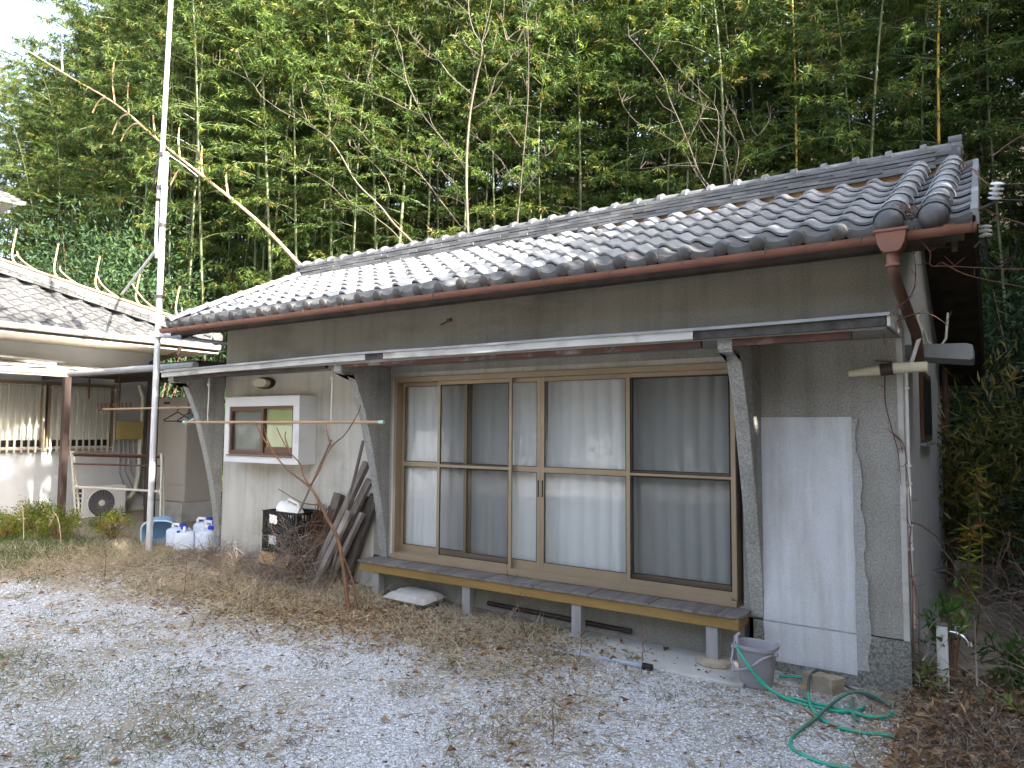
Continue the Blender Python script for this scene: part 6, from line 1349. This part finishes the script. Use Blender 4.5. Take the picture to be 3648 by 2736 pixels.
def tall_grass(x, y, h, ln, label):
    m = MB(); z = gz(x, y); b = Vector((x, y, z)); m.tube(smoothpath([b, b+Vector((ln*.3, 0, h*.7)), b+Vector((ln*.7, 0, h)), b+Vector((ln*1.3, 0, h*.85))], 4), .005, 4)
    for i in range(14): p = b+Vector((ln*(.7+.04*i), 0, h-.012*i)); m.tube([p, p+Vector((ln*.1, random.uniform(-.03, .03), random.uniform(-.02, .05)))], [.006, .002], 4)
    lone('plume_grass', m, mat('plume_straw_%d' % int(h*100), (.50, .39, .25), (.42, .32, .2), 9), (x, y, z), label, 'grass stalk', 'dry plume grass at the left')
tall_grass(-10.9, -1.62, .95, -.25, 'tallest dry plume grass at the left edge of the picture')
tall_grass(-10.2, -1.2, .55, -.2, 'shorter dry plume grass before the weed clumps')
tall_grass(-9.6, -1.0, .42, -.3, 'bent dry grass stalk left of the mast')
# vines
def vine(pts_list, label, loc, r_=.004, seed=0):
    rg = random.Random(seed); m = MB()
    for pts in pts_list:
        s = smoothpath(pts, 4); m.tube(s, [r_*(1-.6*i/(len(s)-1)) for i in range(len(s))], 5)
        for i in range(2, len(s), 3):
            e = Vector((rg.uniform(-1, 1), rg.uniform(-.6, .2), rg.uniform(-.4, .8))).normalized()*rg.uniform(.03, .10); m.tube([s[i], s[i]+e*.6, s[i]+e], [r_*.55, r_*.45, r_*.25], 4)
    lone('vine', m, MT['vine'], loc, label, 'vine', 'bare vines on the house corner', smooth=60)
vine([[(-.10, -.03, 2.14), (-.10, -.03, 1.95), (-.06, -.025, 1.75), (-.03, -.03, 1.60), (-.02, -.03, 1.40)], [(-.06, -.025, 1.75), (-.00, -.03, 1.68), (.02, .0, 1.55)]], 'red brown vine hanging below the tube lamp', (-.1, -.03, 2.1), .005, 1)
vine([[(.02, .0, .3), (.03, .0, .7), (.02, .01, 1.0), (.03, .02, 1.15), (.02, -.0, 1.45), (-.02, -.02, 1.70)], [(.03, .02, 1.15), (.10, .04, 1.12), (.22, .2, 1.0), (.26, .3, .96)], [(.02, .01, .8), (.06, .0, .6), (.05, .02, .25)]], 'red brown vine climbing the conduit at the house corner', (.03, 0, .3), .005, 2)
vine([[(-.02, -.45, 2.45), (.02, -.40, 2.55), (.05, -.42, 2.66), (.02, -.47, 2.72)], [(.02, -.40, 2.55), (.10, -.40, 2.62), (.13, -.38, 2.75), (.12, -.42, 2.92), (.10, -.48, 3.0)], [(.0, -.42, 2.45), (.1, -.38, 2.50), (.2, -.35, 2.50), (.30, -.3, 2.42)], [(-.02, -.42, 2.45), (-.06, -.40, 2.36), (-.04, -.25, 2.25)]], 'red brown vine tangled round the downpipe under the gutter', (0, -.42, 2.45), .0045, 3)
vine([[(.14, -.58, 3.02), (.16, -.55, 2.95), (.22, -.52, 2.86), (.22, -.50, 2.78), (.30, -.48, 2.77), (.55, -.4, 2.74), (.9, -.3, 2.70), (1.5, -.1, 2.6)], [(.28, -.45, 2.80), (.40, -.4, 2.72), (.6, -.3, 2.66), (.95, -.2, 2.55)]], 'bare vine reaching right from the gutter end', (.2, -.5, 2.8), .005, 4)
vine([[(.30, .9, 3.72), (.42, .6, 3.70), (.50, .3, 3.5), (.56, .1, 3.40), (.75, .0, 3.34), (1.3, .2, 3.3)], [(.46, .1, 3.28), (.55, .0, 3.18), (.62, -.05, 3.12), (.8, -.1, 3.0), (1.2, -.1, 2.7)], [(.34, .9, 3.72), (.36, .8, 3.80), (.40, .75, 3.82)], [(.56, .5, 3.72), (.8, .5, 3.85), (1.3, .6, 3.9)]], 'bare twigs arching over the right gable edge', (.4, .6, 3.6), .006, 5)
m = MB(); rd = random.Random(3)
for i in range(40):
    p = Vector((.10+rd.gauss(0, .05), -.50+rd.gauss(0, .05), 3.10+rd.uniform(0, .04))); e = Vector((rd.uniform(-1, 1), rd.uniform(-1, 1), rd.uniform(-.2, .6))).normalized()*rd.uniform(.04, .12); m.tube([p, p+e], [.004, .002], 4)
lone('twig_nest', m, MT['straw'] if False else MT['twig'], (.10, -.5, 3.1), 'clump of dry twigs caught between the two round tile ridges', 'twigs')
